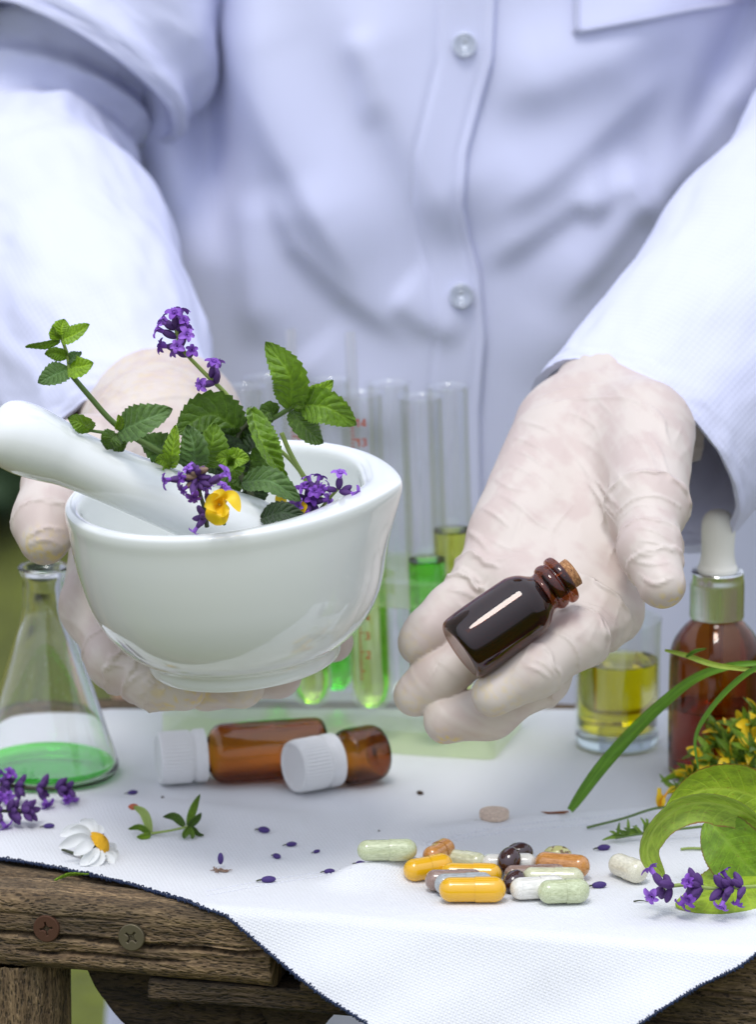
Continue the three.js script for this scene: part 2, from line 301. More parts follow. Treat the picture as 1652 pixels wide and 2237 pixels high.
const RA = Y(735, 1940), RB = Y(950, 1905), RC = Y(960, 1822), RD = Y(1500, 1775), RE = Y(150, 1760), RF = Y(640, 1800);
function drape(s, t) {
  const t0 = -0.004;
  if (t < t0) { const p = tp(s, t, T); p.y += wrinkle(p) + 0.0006; return p; }
  const q = t - t0, a = Math.min(q / bendR, slope), past = Math.max(0, q - slope * bendR);
  const c = tp(s, t0, T), f = bendR * Math.sin(a) + past * Math.cos(a), d = bendR * (1 - Math.cos(a)) + past * Math.sin(a);
  const p = c.clone().addScaledVector(NF, f); p.y += wrinkle(c) + 0.0006 - d;
  const k = smooth(0, 0.03, q), w = 0.0022 * Math.sin(s * 62 + 1.2 + 9 * q) * k + 0.0016 * fbm(s * 18, q * 14, 2, 3) * k + 0.0010 * Math.sin((s * 0.8 + q) * 130) * k;
  p.addScaledVector(NF, w * Math.sin(slope)).y += w * Math.cos(slope); return p;
}
function solveST(px, py) {
  let [s, t] = toST(Y(px, py, T));
  for (let i = 0; i < 40; i++) {
    const e = 1e-4, a = unP(drape(s, t)), b = unP(drape(s + e, t)), c = unP(drape(s, t + e));
    const j = [(b[0] - a[0]) / e, (c[0] - a[0]) / e, (b[1] - a[1]) / e, (c[1] - a[1]) / e], det = j[0] * j[3] - j[1] * j[2], rx = px - a[0], ry = py - a[1];
    s += 0.7 * (rx * j[3] - ry * j[1]) / det; t += 0.7 * (j[0] * ry - j[2] * rx) / det;
  }
  return V(s, t, 0);
}
const LB = curve([[1110, 2480], [900, 2318], [800, 2236], [700, 2172], [600, 2092], [540, 2040], [490, 2000], [440, 1982], [380, 1960], [300, 1936], [150, 1901], [0, 1875], [-150, 1852], [-240, 1760], [-180, 1620], [0, 1562], [240, 1548]].map(([x, y]) => solveST(x, y)));
const RBd = curve([[1110, 2480], [1290, 2315], [1400, 2236], [1520, 2160], [1652, 2085], [1780, 2010], [1900, 1900], [1950, 1750], [1940, 1640], [1900, 1550]].map(([x, y]) => solveST(x, y)));
const cloth = thing('table_cloth', 'white waffle weave cloth with a navy stitched edge spread over the wooden table', 'cloth');
const weaveN = 128, weave = (u, v) => { const a = Math.sin(u * 2 * PI * 8), b = Math.sin(v * 2 * PI * 8), c = Math.sin((u + v) * 2 * PI * 16), f = Math.sin(u * 2 * PI * 32) * Math.sin(v * 2 * PI * 32); return clamp(0.55 + 0.25 * a * b + 0.12 * Math.max(a, b) + 0.06 * c + 0.14 * f + 0.1 * (hash(Math.floor(u * 64), Math.floor(v * 64)) - 0.5)); };
const hash = (a, b) => { const s = Math.sin(a * 127.1 + b * 311.7) * 43758.5453; return s - Math.floor(s); };
const wv = tex(weaveN, weaveN, (u, v) => [weave(u, v)], false);
const wvc = tex(weaveN, weaveN, (u, v) => { const k = 0.93 + 0.07 * weave(u, v); return [k, k, k]; });
for (const t of [wv, wvc]) t.repeat.set(90, 90); // uv in metres: 8 cells per 11 mm
const mCloth = std({ color: col(0.83, 0.84, 0.86), map: wvc, roughness: 0.9, bumpMap: wv, bumpScale: 0.00042, sheen: 0.2 });
{
  const nu = 420, nv = 330;
  const g = grid(nu, nv, (u, v) => { const a = LB.getPoint(v), b = RBd.getPoint(v); return drape(lerp(a.x, b.x, u), lerp(a.y, b.y, u)); }, (u, v) => { const a = LB.getPoint(v), b = RBd.getPoint(v), s = lerp(a.x, b.x, u), t = lerp(a.y, b.y, u), c = Math.cos(0.5), n = Math.sin(0.5); return [s * c - t * n, s * n + t * c]; });
  part('cloth', g, mCloth, cloth);
}
{ // overlocked edge: a cord wrapped in thread loops
  const mNavy = std({ color: col(0.022, 0.036, 0.085), roughness: 0.9 });
  const edge = (c, n, v1) => {
    const pts = []; for (let i = 0; i <= n; i++) { const q = c.getPoint(i / n * v1); const p = drape(q.x, q.y); p.y += 0.0001; pts.push(p); }
    const list = [tube(pts, 0.0004, 0.0004, n, 6)];
    const cc = curve(pts), len = cc.getLength(), m = Math.floor(len / 0.00095), loop = new THREE.TorusGeometry(0.00047, 0.00021, 5, 10);
    for (let i = 0; i < m; i++) { const p = cc.getPointAt(i / m), t = cc.getTangentAt(i / m); list.push(xf(loop, p.add(V(rr(-1, 1), rr(-0.6, 1), rr(-1, 1)).multiplyScalar(0.0003)), along(t.add(V(rr(-0.5, 0.5), rr(-0.3, 0.3), rr(-0.5, 0.5))), V(0, 0, 1)), V(rr(1, 1.6), rr(0.9, 1.5), 1))); }
    return merge(list);
  };
  part('stitched_edge', edge(LB, 260, 0.80), mNavy, cloth);
  part('stitched_edge', edge(RBd, 160, 0.62), mNavy, cloth);
}
{ // the double row of hem stitches that crosses the cloth
  const st = new THREE.SphereGeometry(1, 7, 5), list = [];
  for (const line of [[[455, 1952], [600, 1928], [760, 1905], [885, 1886]], [[455, 1962], [600, 1938], [760, 1915], [880, 1897]], [[930, 1846], [1080, 1822], [1240, 1806], [1420, 1790]], [[930, 1853], [1080, 1829], [1240, 1813], [1420, 1797]]]) {
    const c = curve(line.map(([x, y]) => { const p = Y(x, y, T); p.y += wrinkle(p) + 0.0007; return p; })), n = Math.floor(c.getLength() / 0.0016);
    for (let i = 0; i <= n; i++) { const p = c.getPointAt(i / n); p.y = T + wrinkle(p) + 0.00075; list.push(xf(st, p, along(c.getTangentAt(i / n)), V(0.00028, 0.0006, 0.00028))); }
  }
  tag(part('hem_stitching', merge(list), std({ color: col(0.74, 0.75, 0.79), roughness: 0.9 }), cloth), null, null, null, 'stuff');
}

// ---------------------------------------------------------------- the person
const smin = (a, b, k) => { const h = Math.max(k - Math.abs(a - b), 0) / k; return Math.min(a, b) - h * h * k * 0.25; };
function bone(a, b, ra, rb) { const bx = b.x - a.x, by = b.y - a.y, bz = b.z - a.z, l2 = bx * bx + by * by + bz * bz; return (x, y, z) => { const t = clamp(((x - a.x) * bx + (y - a.y) * by + (z - a.z) * bz) / l2); return Math.hypot(x - a.x - t * bx, y - a.y - t * by, z - a.z - t * bz) - lerp(ra, rb, t); }; }
const field = (bones, k) => (x, y, z) => { let d = 1e3; for (const b of bones) d = smin(d, b(x, y, z), k); return d; };
const person = thing('person', 'person in white lab coat and pale gloves, holding a mortar and a small brown bottle', 'person');
const PX = 0.036, PZ = -0.455; // middle of the body
{ // the body inside the clothes: legs, trunk, arms, neck and head as one surface
  const B = [bone(V(PX, 0.9, PZ), V(PX, 1.12, PZ + 0.01), 0.085, 0.082), bone(V(PX, 1.12, PZ), V(PX, 1.27, PZ), 0.082, 0.075)];
  for (const s of [-1, 1]) {
    B.push(bone(V(PX + s * 0.045, 0.95, PZ), V(PX + s * 0.05, 1.28, PZ), 0.075, 0.07), bone(V(PX + s * 0.08, 0.9, PZ), V(PX + s * 0.085, 0.5, PZ + 0.01), 0.078, 0.05), bone(V(PX + s * 0.085, 0.5, PZ + 0.01), V(PX + s * 0.09, 0.09, PZ - 0.02), 0.05, 0.035), bone(V(PX + s * 0.09, 0.06, PZ - 0.03), V(PX + s * 0.1, 0.035, PZ + 0.15), 0.035, 0.03));
  }
  const sh = V(PX - 0.15, 1.345, PZ), el = P(88, 395, -0.402), wr = P(262, 925, -0.215), sh2 = V(PX + 0.15, 1.345, PZ), el2 = P(1960, 340, -0.31), wr2 = P(1420, 900, -0.155);
  B.push(bone(V(PX, 1.34, PZ), sh, 0.055, 0.045), bone(sh, el, 0.028, 0.022), bone(el, wr, 0.022, 0.017), bone(V(PX, 1.34, PZ), sh2, 0.055, 0.045), bone(sh2, el2, 0.034, 0.028), bone(el2, wr2, 0.028, 0.019));
  B.push(bone(V(PX, 1.36, PZ - 0.01), V(PX, 1.45, PZ + 0.01), 0.047, 0.046), bone(V(PX, 1.56, PZ), V(PX, 1.49, PZ + 0.03), 0.078, 0.05), bone(V(PX, 1.51, PZ + 0.08), V(PX, 1.495, PZ + 0.1), 0.010, 0.012), bone(V(PX - 0.075, 1.53, PZ), V(PX - 0.077, 1.50, PZ), 0.012, 0.010), bone(V(PX + 0.075, 1.53, PZ), V(PX + 0.077, 1.50, PZ), 0.012, 0.010));
  part('body', surfaceNets(field(B, 0.025), V(-0.26, -0.002, PZ - 0.2), V(0.30, 1.66, -0.08), 0.011), std({ color: col(0.55, 0.33, 0.24), roughness: 0.6 }), person);
  const hair = surfaceNets((x, y, z) => Math.max(Math.hypot((x - PX) / 1.0, (y - 1.575) / 1.05, (z - PZ + 0.005) / 1.1) - 0.088 - 0.003 * fbm(x * 60, y * 20, z * 60, 3), -(z - PZ - 0.055 - (1.585 - y) * -0.4) < 0 && y < 1.6 ? 0.01 : -1), V(PX - 0.13, 1.44, PZ - 0.14), V(PX + 0.13, 1.7, PZ + 0.13), 0.008);
  part('hair', hair, std({ color: col(0.05, 0.03, 0.02), roughness: 0.7 }), person);
}
const fabricBump = tex(64, 64, (u, v) => [0.5 + 0.25 * Math.sin(u * 2 * PI * 16) + 0.25 * Math.sin(v * 2 * PI * 16)], false); fabricBump.repeat.set(30, 30);
const mCoat = std({ color: col(0.645, 0.665, 0.84), roughness: 0.85, sheen: 0.15, bumpMap: fabricBump, bumpScale: 0.00012 });
// folds on the front: [from, to, width, height] with points given where the photograph shows them
const ZF = -0.345, fr = (a) => { const p = P(a[0], a[1], ZF); return [p.x, p.y]; };
const FOLDS = [ // [points, height, width below or left of the line, width on its other side]
  [[[440, -60], [520, 160], [620, 340], [720, 500], [820, 660]], 0.011, 0.010, 0.026], [[[735, -60], [850, 210], [950, 400], [1040, 550]], 0.008, 0.013, 0.026], [[[590, 400], [650, 540], [760, 640], [930, 760]], 0.005, 0.006, 0.018], [[[520, 420], [545, 600], [560, 800]], 0.005, 0.008, 0.012], [[[640, 780], [720, 860], [900, 980]], 0.004, 0.009, 0.018], [[[850, 640], [930, 700], [1030, 740]], 0.003, 0.006, 0.014],
  [[[1560, -10], [1340, 110], [1200, 170], [1030, 215]], 0.009, 0.014, 0.022], [[[1500, 120], [1320, 280], [1180, 390], [1020, 490]], 0.006, 0.009, 0.022], [[[1350, 430], [1260, 440], [1150, 515], [1020, 600]], 0.005, 0.006, 0.018], [[[1450, 420], [1380, 470], [1300, 570], [1180, 700]], 0.006, 0.008, 0.018], [[[1500, 430], [1400, 560], [1260, 720], [1120, 860]], 0.004, 0.010, 0.02], [[[1660, 160], [1560, 290], [1480, 400], [1400, 520]], 0.007, 0.008, 0.012],
  [[[1680, -20], [1645, 60], [1575, 216], [1480, 430]], -0.013, 0.011, 0.009], [[[1270, 500], [1340, 425], [1440, 395]], 0.0025, 0.004, 0.010], [[[760, 60], [800, 160], [815, 300]], 0.0025, 0.005, 0.008],
  [[[425, -160], [440, 60], [445, 300], [462, 620]], -0.034, 0.013, 0.013],
];
const FL = FOLDS.map((f) => ({ pts: f[0].map(fr), h: f[1], w1: f[2], w2: f[3] }));
const foldAt = (x, y) => {
  let d = 0.0010 * fbm(x * 14, y * 8, 3, 2);
  for (const f of FL) {
    let best = 1e9, sg = 1, at = 0; const n = f.pts.length - 1;
    for (let i = 0; i < n; i++) { const a = f.pts[i], b = f.pts[i + 1], dx = b[0] - a[0], dy = b[1] - a[1], k = clamp(((x - a[0]) * dx + (y - a[1]) * dy) / (dx * dx + dy * dy)), ex = x - a[0] - k * dx, ey = y - a[1] - k * dy, r = ex * ex + ey * ey; if (r < best) { best = r; at = (i + k) / n; const c = dx * ey - dy * ex; sg = ey - 0.0 < 0 ? -1 : 1; } }
    const w = sg < 0 ? f.w1 : f.w2; d += f.h * Math.exp(-best / (w * w)) * smooth(0, 0.22, at) * smooth(1, 0.7, at);
  }
  return d;
};
const EDGE = [[0, 1082], [130, 1075], [240, 1045], [330, 1020], [450, 1012], [520, 1025], [600, 1048], [740, 1060], [900, 1047], [1100, 1050], [1560, 1052], [2236, 1060]].map(([y, x]) => { const p = P(x, y, ZF); return [p.y, p.x]; }).reverse();
const coatA = (y) => lerp(0.145, 0.175, smooth(1.05, 0.5, y)) + 0.02 * smooth(1.1, 1.3, y) - 0.11 * smooth(1.34, 1.42, y), coatB = (y) => lerp(0.108, 0.12, smooth(1.0, 0.5, y)) - 0.06 * smooth(1.34, 1.42, y);
function coatPoint(psi, y, inner) {
  const x = PX + coatA(y) * Math.sin(psi), front = Math.max(0, Math.cos(psi));
  const wave = 0.008 * Math.sin(psi * 9 + 1) * smooth(1.0, 0.6, y);
  return V(x, y, PZ + coatB(y) * Math.sign(Math.cos(psi)) * Math.pow(Math.abs(Math.cos(psi)), 0.8) + (foldAt(x, y) * Math.min(1, front * 3) + wave) - inner);
}
const psiE = (y) => Math.asin(clamp((poly(EDGE, y) - PX) / coatA(y), -0.9, 0.9));
const uvCoat = (u, v, p) => [p.x, p.y];
const coat = new THREE.Group(); coat.name = 'lab_coat'; person.add(coat);
{
  const y0 = 0.48, y1 = 1.42, lip = 0.012;
  // the overlapping front, its edge turned under
  const left = grid(260, 300, (u, v) => { const y = lerp(y0, y1, v), e = psiE(y); if (u < lip) { const k = u / lip; return coatPoint(e - 0.05 * (1 - k), y, 0.0028).lerp(coatPoint(e + 0.004, y, 0.0014), k); } const ps = lerp(e, -PI, Math.pow((u - lip) / (1 - lip), 1.35)); return coatPoint(ps, y, 0.0009 * gauss(ps - e + 0.145, 0.010) + 0.0005 * gauss(ps - e + 0.025, 0.008)); }, uvCoat);
  const right = grid(260, 300, (u, v) => { const y = lerp(y0, y1, v), e = psiE(y) - 0.12; return coatPoint(lerp(e, PI, Math.pow(u, 1.2)), y, 0.0035); }, uvCoat);
  part('front_panel', left, mCoat, coat); part('front_panel', right, mCoat, coat);
  const pocketA = [1252, 78], pocketB = [1740, -20];
  const pk = grid(60, 40, (u, v) => { const px = lerp(1254, 1700, u), py = lerp(82, -420, v) - 52 * u * (1 - v) + 10 * Math.sin(u * PI) * (1 - v) * -1, q = P(px, py, ZF); return coatPoint(Math.asin(clamp((q.x - PX) / coatA(q.y), -0.98, 0.98)), q.y, 0.0035).add(V(0, 0, (u === 0 || v === 0) ? 0.0002 : 0.003)); }, uvCoat);
  const hem = []; for (let i = 0; i <= 20; i++) { const p = pk.attributes.position, k = 61 + Math.round(i * 3); hem.push(V(p.getX(k), p.getY(k), p.getZ(k) + 0.0003)); }
  const hem2 = []; for (let i = 0; i <= 12; i++) { const p = pk.attributes.position, k = Math.round(1 + i * 3) * 61 + 1; hem2.push(V(p.getX(k), p.getY(k), p.getZ(k) + 0.0003)); }
  part('pocket', merge([pk, tube(hem, 0.0012, 0.0012, 40, 8), tube(hem2, 0.0012, 0.0012, 30, 8)]), mCoat, coat);
  const mBut = std({ color: col(0.62, 0.66, 0.74), roughness: 0.18, metalness: 0.35, clearcoat: 1 });
  for (const [px, py] of [[1015, 97], [1008, 645], [1005, 1190]]) {
    const q = P(px, py, ZF), p = coatPoint(Math.asin((q.x - PX) / coatA(q.y)), q.y, 0).add(V(0, 0, 0.0012));
    const g = lathe([[0, 0.0004], [0.0016, 0.0004], [0.0019, 0.0012], [0.0024, 0.0012], [0.0028, 0.0003], [0.0036, 0.0003], [0.0041, 0.0015], [0.0048, 0.0015], [0.0051, 0.0004], [0.0051, -0.001]], 40);
    g.rotateX(PI / 2 - 0.1); g.translate(p.x, p.y, p.z); part('button', g, mBut, coat);
  }
}
const st = (px, py, z, rx, ry = rx) => ({ p: P(px, py, z), rx, ry });
{ // sleeve of the arm with the mortar: upper part hanging over the crook, forearm coming forward
  const upper = sweep([st(370, -560, -0.45, 0.05), st(325, -300, -0.435, 0.052), st(262, -80, -0.410, 0.053), st(205, 55, -0.395, 0.055, 0.046), st(165, 132, -0.386, 0.056, 0.045), st(150, 157, -0.383, 0.054, 0.043)], 150, 110,
    (u, a) => 0.0022 * fbm(Math.cos(a) * 1.5, Math.sin(a) * 1.5, u * 5, 3) + 0.003 * Math.sin(u * 22 + a * 2) * smooth(0.2, 0.5, u) * smooth(0.95, 0.7, u), 0.3);
  const fore = sweep([st(-34, 322, -0.377, 0.004), st(-30, 330, -0.375, 0.020), st(-18, 352, -0.371, 0.037), st(10, 400, -0.362, 0.0475, 0.046), st(70, 500, -0.335, 0.0515, 0.05), st(135, 630, -0.290, 0.0505), st(203, 785, -0.240, 0.0465), st(262, 920, -0.207, 0.0405, 0.039), st(286, 975, -0.197, 0.0390, 0.0375)], 240, 120,
    (u, a) => 0.0026 * fbm(Math.cos(a) * 1.6 + 4, Math.sin(a) * 1.6, u * 6, 3) + 0.0028 * Math.sin(u * 34 + 1.8 * Math.sin(a + 1)) * smooth(0.2, 0.4, u) * smooth(0.9, 0.5, u), 0.25);
  const crook = sweep([st(262, -150, -0.435, 0.038), st(190, 50, -0.418, 0.038, 0.034), st(125, 220, -0.405, 0.040, 0.034), st(80, 380, -0.385, 0.040), st(60, 430, -0.372, 0.039)], 90, 80, (u, a) => 0.0035 * Math.sin(u * 40 + 2 * Math.sin(a)) + 0.002 * fbm(Math.cos(a) * 2, Math.sin(a) * 2, u * 8, 3));
  const fu = fore.attributes.uv, uu = upper.attributes.uv; for (const t of [fu, uu, crook.attributes.uv]) for (let i = 0; i < t.count; i++) t.setXY(i, t.getX(i) * 0.3, t.getY(i) * 0.4);
  part('sleeve', mergeGeometries([upper, fore, crook]), mCoat, coat);
}
{ // the other sleeve, open cuff towards the camera
  const g = sweep([st(1960, -160, -0.47, 0.06), st(1985, 130, -0.38, 0.060), st(1940, 340, -0.295, 0.058), st(1840, 480, -0.250, 0.056), st(1700, 640, -0.210, 0.0525), st(1558, 800, -0.178, 0.0495), st(1421, 958, -0.1500, 0.0475), st(1384, 1000, -0.1430, 0.0470)], 240, 140,
    (u, a) => 0.0016 * fbm(Math.cos(a) * 1.6 + 9, Math.sin(a) * 1.6, u * 5, 3) + 0.0020 * Math.sin(u * 26 + 1.5 * Math.sin(a)) * smooth(0.1, 0.3, u) * smooth(0.8, 0.5, u), 0.3);
  const t = g.attributes.uv; for (let i = 0; i < t.count; i++) t.setXY(i, t.getX(i) * 0.3, t.getY(i) * 0.4);
  part('sleeve', g, mCoat, coat);
}
// ---------------------------------------------------------------- gloved hands
const mGlove = std({ vertexColors: true, roughness: 0.5, sheen: 0.2, sheenRoughness: 0.6 });
const ridged = (x) => 1 - Math.abs(x);
function gloveColour(stains, dirs) {
  return (x, y, z) => {
    const ux = x * dirs[0].x + y * dirs[0].y + z * dirs[0].z, vx = x * dirs[1].x + y * dirs[1].y + z * dirs[1].z, wr = gauss(N3(ux * 17, vx * 70, z * 12), 0.16) * smooth(-0.3, 0.4, N3(x * 22, y * 22, z * 22 + 5));
    const n = fbm(x * 40, y * 34, z * 40, 4), m = smooth(-0.25, 0.35, n + 0.35 * fbm(ux * 70, vx * 300, z * 40, 2)) * (1 - 0.7 * wr);
    let c = [lerp(0.63, 0.575, m), lerp(0.55, 0.47, m), lerp(0.485, 0.42, m)];
    for (const [p, r, k] of stains) { const d = Math.hypot(x - p.x, y - p.y, z - p.z), s = k * smooth(r, r * 0.3, d) * smooth(0.0, 0.3, fbm(x * 260, y * 260, z * 260, 3)); c = [lerp(c[0], 0.72, s), lerp(c[1], 0.55, s), lerp(c[2], 0.16, s)]; }
    return c;
  };
}
// creases across a bone at parameter t0: [a, b, t0, width, height]
function creaseField(list) {
  return (x, y, z) => { let d = 0; for (const [a, b, t0, w, h, reach] of list) { const bx = b.x - a.x, by = b.y - a.y, bz = b.z - a.z, L = Math.hypot(bx, by, bz), t = ((x - a.x) * bx + (y - a.y) * by + (z - a.z) * bz) / L - t0 * L; const r = Math.hypot(x - lerp(a.x, b.x, t0), y - lerp(a.y, b.y, t0), z - lerp(a.z, b.z, t0)); if (r < reach) d += h * gauss(t + 0.0016 * N3(x * 120, y * 120, z * 120), w) * smooth(reach, reach * 0.7, r); } return d; };
}
// thin folds of the latex: lines laid on the surface where the camera sees them, as narrow ridges
function foldLines(base, lines) {
  const segs = [];
  for (const [pts, h, w] of lines) {
    const on = curve(pts.map(([x, y]) => V(x, y, 0))).getPoints(10).map((q) => { const d = ray(q.x, q.y).normalize(), p = camera.position.clone().addScaledVector(d, 1.2); for (let i = 0; i < 80; i++) { const f = base(p.x, p.y, p.z); if (f < 0.0003) break; p.addScaledVector(d, Math.min(f, 0.02) * 0.8); } return p; });
    for (let i = 0; i + 1 < on.length; i++) if (on[i].distanceTo(on[i + 1]) < 0.012) segs.push([on[i], on[i + 1], h * 0.9 * Math.sin(PI * (i + 0.8) / on.length), w * 0.85]);
  }
  return (x, y, z) => { let d = 0; for (const [a, b, h, w] of segs) { if (Math.abs(x - a.x) > 0.012 || Math.abs(y - a.y) > 0.012) continue; const bx = b.x - a.x, by = b.y - a.y, bz = b.z - a.z, t = clamp(((x - a.x) * bx + (y - a.y) * by + (z - a.z) * bz) / (bx * bx + by * by + bz * bz + 1e-12)), r = Math.hypot(x - a.x - t * bx, y - a.y - t * by, z - a.z - t * bz); if (r < 4 * w) d = Math.max(d, h * Math.exp(-r * r / (w * w))); } return d; };
}
function glove(name, label, bones, k, extra, creases, stains, lo, hi, cell, dirs, lines = []) {
  const base = field(bones, k), cr = creaseField(creases), fl = foldLines(base, lines);
  const fn = (x, y, z) => {
    let d = base(x, y, z);
    if (Math.abs(d) < 0.006) {
      const ux = x * dirs[0].x + y * dirs[0].y + z * dirs[0].z, vx = x * dirs[1].x + y * dirs[1].y + z * dirs[1].z;
      const wr = gauss(N3(ux * 17, vx * 70, z * 12), 0.20), wr2 = gauss(N3(ux * 90 + 4, vx * 18, z * 20), 0.20);
      d -= 0.00030 * wr * smooth(-0.2, 0.5, N3(x * 22, y * 22, z * 22 + 5)) + 0.00025 * wr2 * smooth(0.0, 0.6, N3(x * 30 + 9, y * 30, z * 30)) + 0.00018 * N3(x * 50, y * 50, z * 50);
      d -= cr(x, y, z) + fl(x, y, z);
    }
    return extra ? extra(d, x, y, z) : d;
  };
  const g = surfaceNets(fn, lo, hi, cell); paint(g, gloveColour(stains, dirs));
  return part(name, g, mGlove, person, label);
}
{ // the hand with the bottle, palm up, thumb to the right of the picture
  const W = P(1340, 890, -0.137), F0 = P(1490, 885, -0.165);
  const mc = { i: [P(1388, 950, -0.112), P(1328, 1335, -0.034)], m: [P(1330, 935, -0.117), P(1238, 1325, -0.030)], r: [P(1270, 935, -0.119), P(1140, 1300, -0.034)], p: [P(1225, 945, -0.118), P(1062, 1262, -0.046)] };
  const fi = [mc.i[1], P(1262, 1395, -0.010), P(1168, 1464, 0.003), P(1078, 1517, 0.007)], fm = [mc.m[1], P(1182, 1478, -0.023), P(1070, 1556, -0.016), P(974, 1574, -0.013)], frr = [mc.r[1], P(1046, 1408, -0.026), P(958, 1480, -0.020), P(908, 1518, -0.019)], fp = [mc.p[1], P(985, 1335, -0.034), P(940, 1380, -0.027), P(914, 1407, -0.024)];
  const th = [P(1408, 945, -0.094), P(1417, 1105, -0.042), P(1420, 1200, -0.018), P(1447, 1278, -0.004)];
  const B = [bone(F0, W, 0.022, 0.0215), bone(W, mc.m[0], 0.0215, 0.0205), bone(mc.i[0], mc.i[1], 0.0165, 0.0115), bone(mc.m[0], mc.m[1], 0.016, 0.0112), bone(mc.r[0], mc.r[1], 0.016, 0.0110), bone(mc.p[0], mc.p[1], 0.017, 0.0105),
    bone(P(1235, 1000, -0.100), P(1130, 1170, -0.064), 0.016, 0.014), bone(th[0], th[1], 0.0185, 0.0122)];
  const fing = (f, r) => { for (let i = 0; i < 3; i++) B.push(bone(f[i], f[i + 1], r[i], r[i + 1])); };
  const body = field(B, 0.012), F = [];
  const sep = [[fi, [0.0108, 0.0094, 0.0086, 0.0076]], [fm, [0.0106, 0.0092, 0.0085, 0.0078]], [frr, [0.0104, 0.0090, 0.0082, 0.0075]], [fp, [0.0098, 0.0082, 0.0076, 0.0070]], [th, [0.014, 0.0121, 0.0100, 0.0082]]].map(([f, r]) => field([0, 1, 2].map((i) => bone(f[i], f[i + 1], r[i], r[i + 1])), 0.006));
  const all = [(x, y, z) => { let d = body(x, y, z), q = 1e3; for (const s of sep) q = smin(q, s(x, y, z), 0.0010); return smin(d, q, 0.006); }];
  const cr = [[fi[0], fi[1], 0.30, 0.0010, 0.0014, 0.02], [fi[0], fi[1], 0.95, 0.0012, 0.0010, 0.017], [fi[1], fi[2], 0.9, 0.001, 0.0007, 0.015], [fm[1], fm[2], 0.1, 0.001, 0.0009, 0.016], [frr[0], frr[1], 0.75, 0.001, 0.0008, 0.017], [fp[0], fp[1], 0.55, 0.001, 0.0011, 0.016], [fp[0], fp[1], 0.1, 0.0012, 0.0012, 0.018], [th[1], th[2], 0.0, 0.0011, 0.0014, 0.02], [th[1], th[2], 0.9, 0.001, 0.0008, 0.016], [th[2], th[3], 0.5, 0.001, 0.0007, 0.014], [F0, W, 0.75, 0.0016, 0.0012, 0.03], [F0, W, 0.92, 0.0012, 0.0008, 0.03], [W, mc.m[1], 0.25, 0.0015, -0.0006, 0.03]];
  glove('glove', 'pale latex glove holding the small brown bottle', all, 0.001, null, cr, [[fi[3], 0.016, 0.35], [fi[2], 0.012, 0.35], [fm[3].clone().add(V(0, -0.006, 0.006)), 0.007, 0.9], [frr[3], 0.012, 0.4], [fp[3], 0.011, 0.35], [th[3].clone().add(V(0.003, -0.006, 0.004)), 0.010, 0.8]], V(-0.004, 0.99, -0.215), V(0.122, 1.225, 0.022), 0.00098, [V(0.8, -0.5, 0.1).normalize(), V(0.5, 0.8, 0.1).normalize()], [
    [[[1140, 918], [1180, 930], [1216, 947]], 0.0007, 0.0010], [[[1118, 952], [1158, 966], [1196, 988]], 0.0007, 0.0011], [[[1128, 982], [1165, 1000], [1196, 1024]], 0.0006, 0.0009], [[[1086, 1074], [1130, 1100], [1176, 1140], [1220, 1165]], 0.0008, 0.0012], [[[1046, 1104], [1080, 1122], [1112, 1148]], 0.0007, 0.0010], [[[1075, 1040], [1110, 1062], [1160, 1075]], 0.0006, 0.0010], [[[1110, 1010], [1160, 1035], [1230, 1090]], 0.0005, 0.0010],
    [[[1284, 1050], [1312, 1090], [1344, 1128]], 0.0008, 0.0009], [[[1295, 1040], [1325, 1078], [1350, 1105]], 0.0007, 0.0009], [[[1300, 1085], [1322, 1112], [1346, 1150]], 0.0006, 0.0008], [[[1022, 1160], [1045, 1176], [1072, 1206]], 0.0013, 0.0012], [[[1000, 1236], [1020, 1250], [1048, 1272]], 0.0010, 0.0011], [[[980, 1288], [1010, 1292], [1042, 1308]], 0.0012, 0.0012], [[[1030, 1205], [1075, 1222], [1130, 1215]], 0.0006, 0.0010], [[[1060, 1170], [1120, 1200], [1190, 1205]], 0.0005, 0.0010],
    [[[1346, 1120], [1385, 1090], [1440, 1084], [1487, 1106]], 0.0013, 0.0009], [[[1352, 1130], [1395, 1104], [1450, 1112]], 0.0006, 0.0008], [[[1392, 1150], [1430, 1158], [1470, 1180]], 0.0006, 0.0008], [[[1400, 1180], [1440, 1186], [1474, 1206]], 0.0006, 0.0008], [[[1388, 1225], [1425, 1232], [1462, 1228]], 0.0008, 0.0009], [[[1395, 1255], [1430, 1275], [1470, 1262]], 0.0008, 0.0009], [[[1385, 1200], [1410, 1212], [1440, 1206]], 0.0006, 0.0008],
    [[[1256, 1318], [1300, 1335], [1325, 1362], [1333, 1404]], 0.0014, 0.0009], [[[1270, 1312], [1316, 1332], [1345, 1366], [1350, 1398]], 0.0007, 0.0008], [[[1204, 1380], [1238, 1392], [1260, 1418], [1268, 1462]], 0.0011, 0.0009], [[[1150, 1455], [1175, 1462], [1200, 1480]], 0.0007, 0.0008], [[[1172, 1440], [1195, 1452], [1215, 1478]], 0.0006, 0.0008],
    [[[1165, 872], [1230, 850], [1320, 838]], 0.0007, 0.0011], [[[1160, 892], [1250, 872], [1380, 866]], 0.0007, 0.0011], [[[1330, 860], [1400, 880], [1450, 930]], 0.0006, 0.0011], [[[1390, 868], [1440, 905], [1462, 970]], 0.0007, 0.0011], [[[1360, 930], [1415, 985], [1440, 1050]], 0.0005, 0.0010], [[[1385, 920], [1440, 980], [1465, 1050]], 0.0005, 0.0010], [[[1230, 900], [1260, 905], [1300, 930]], 0.0005, 0.0010]]);
}
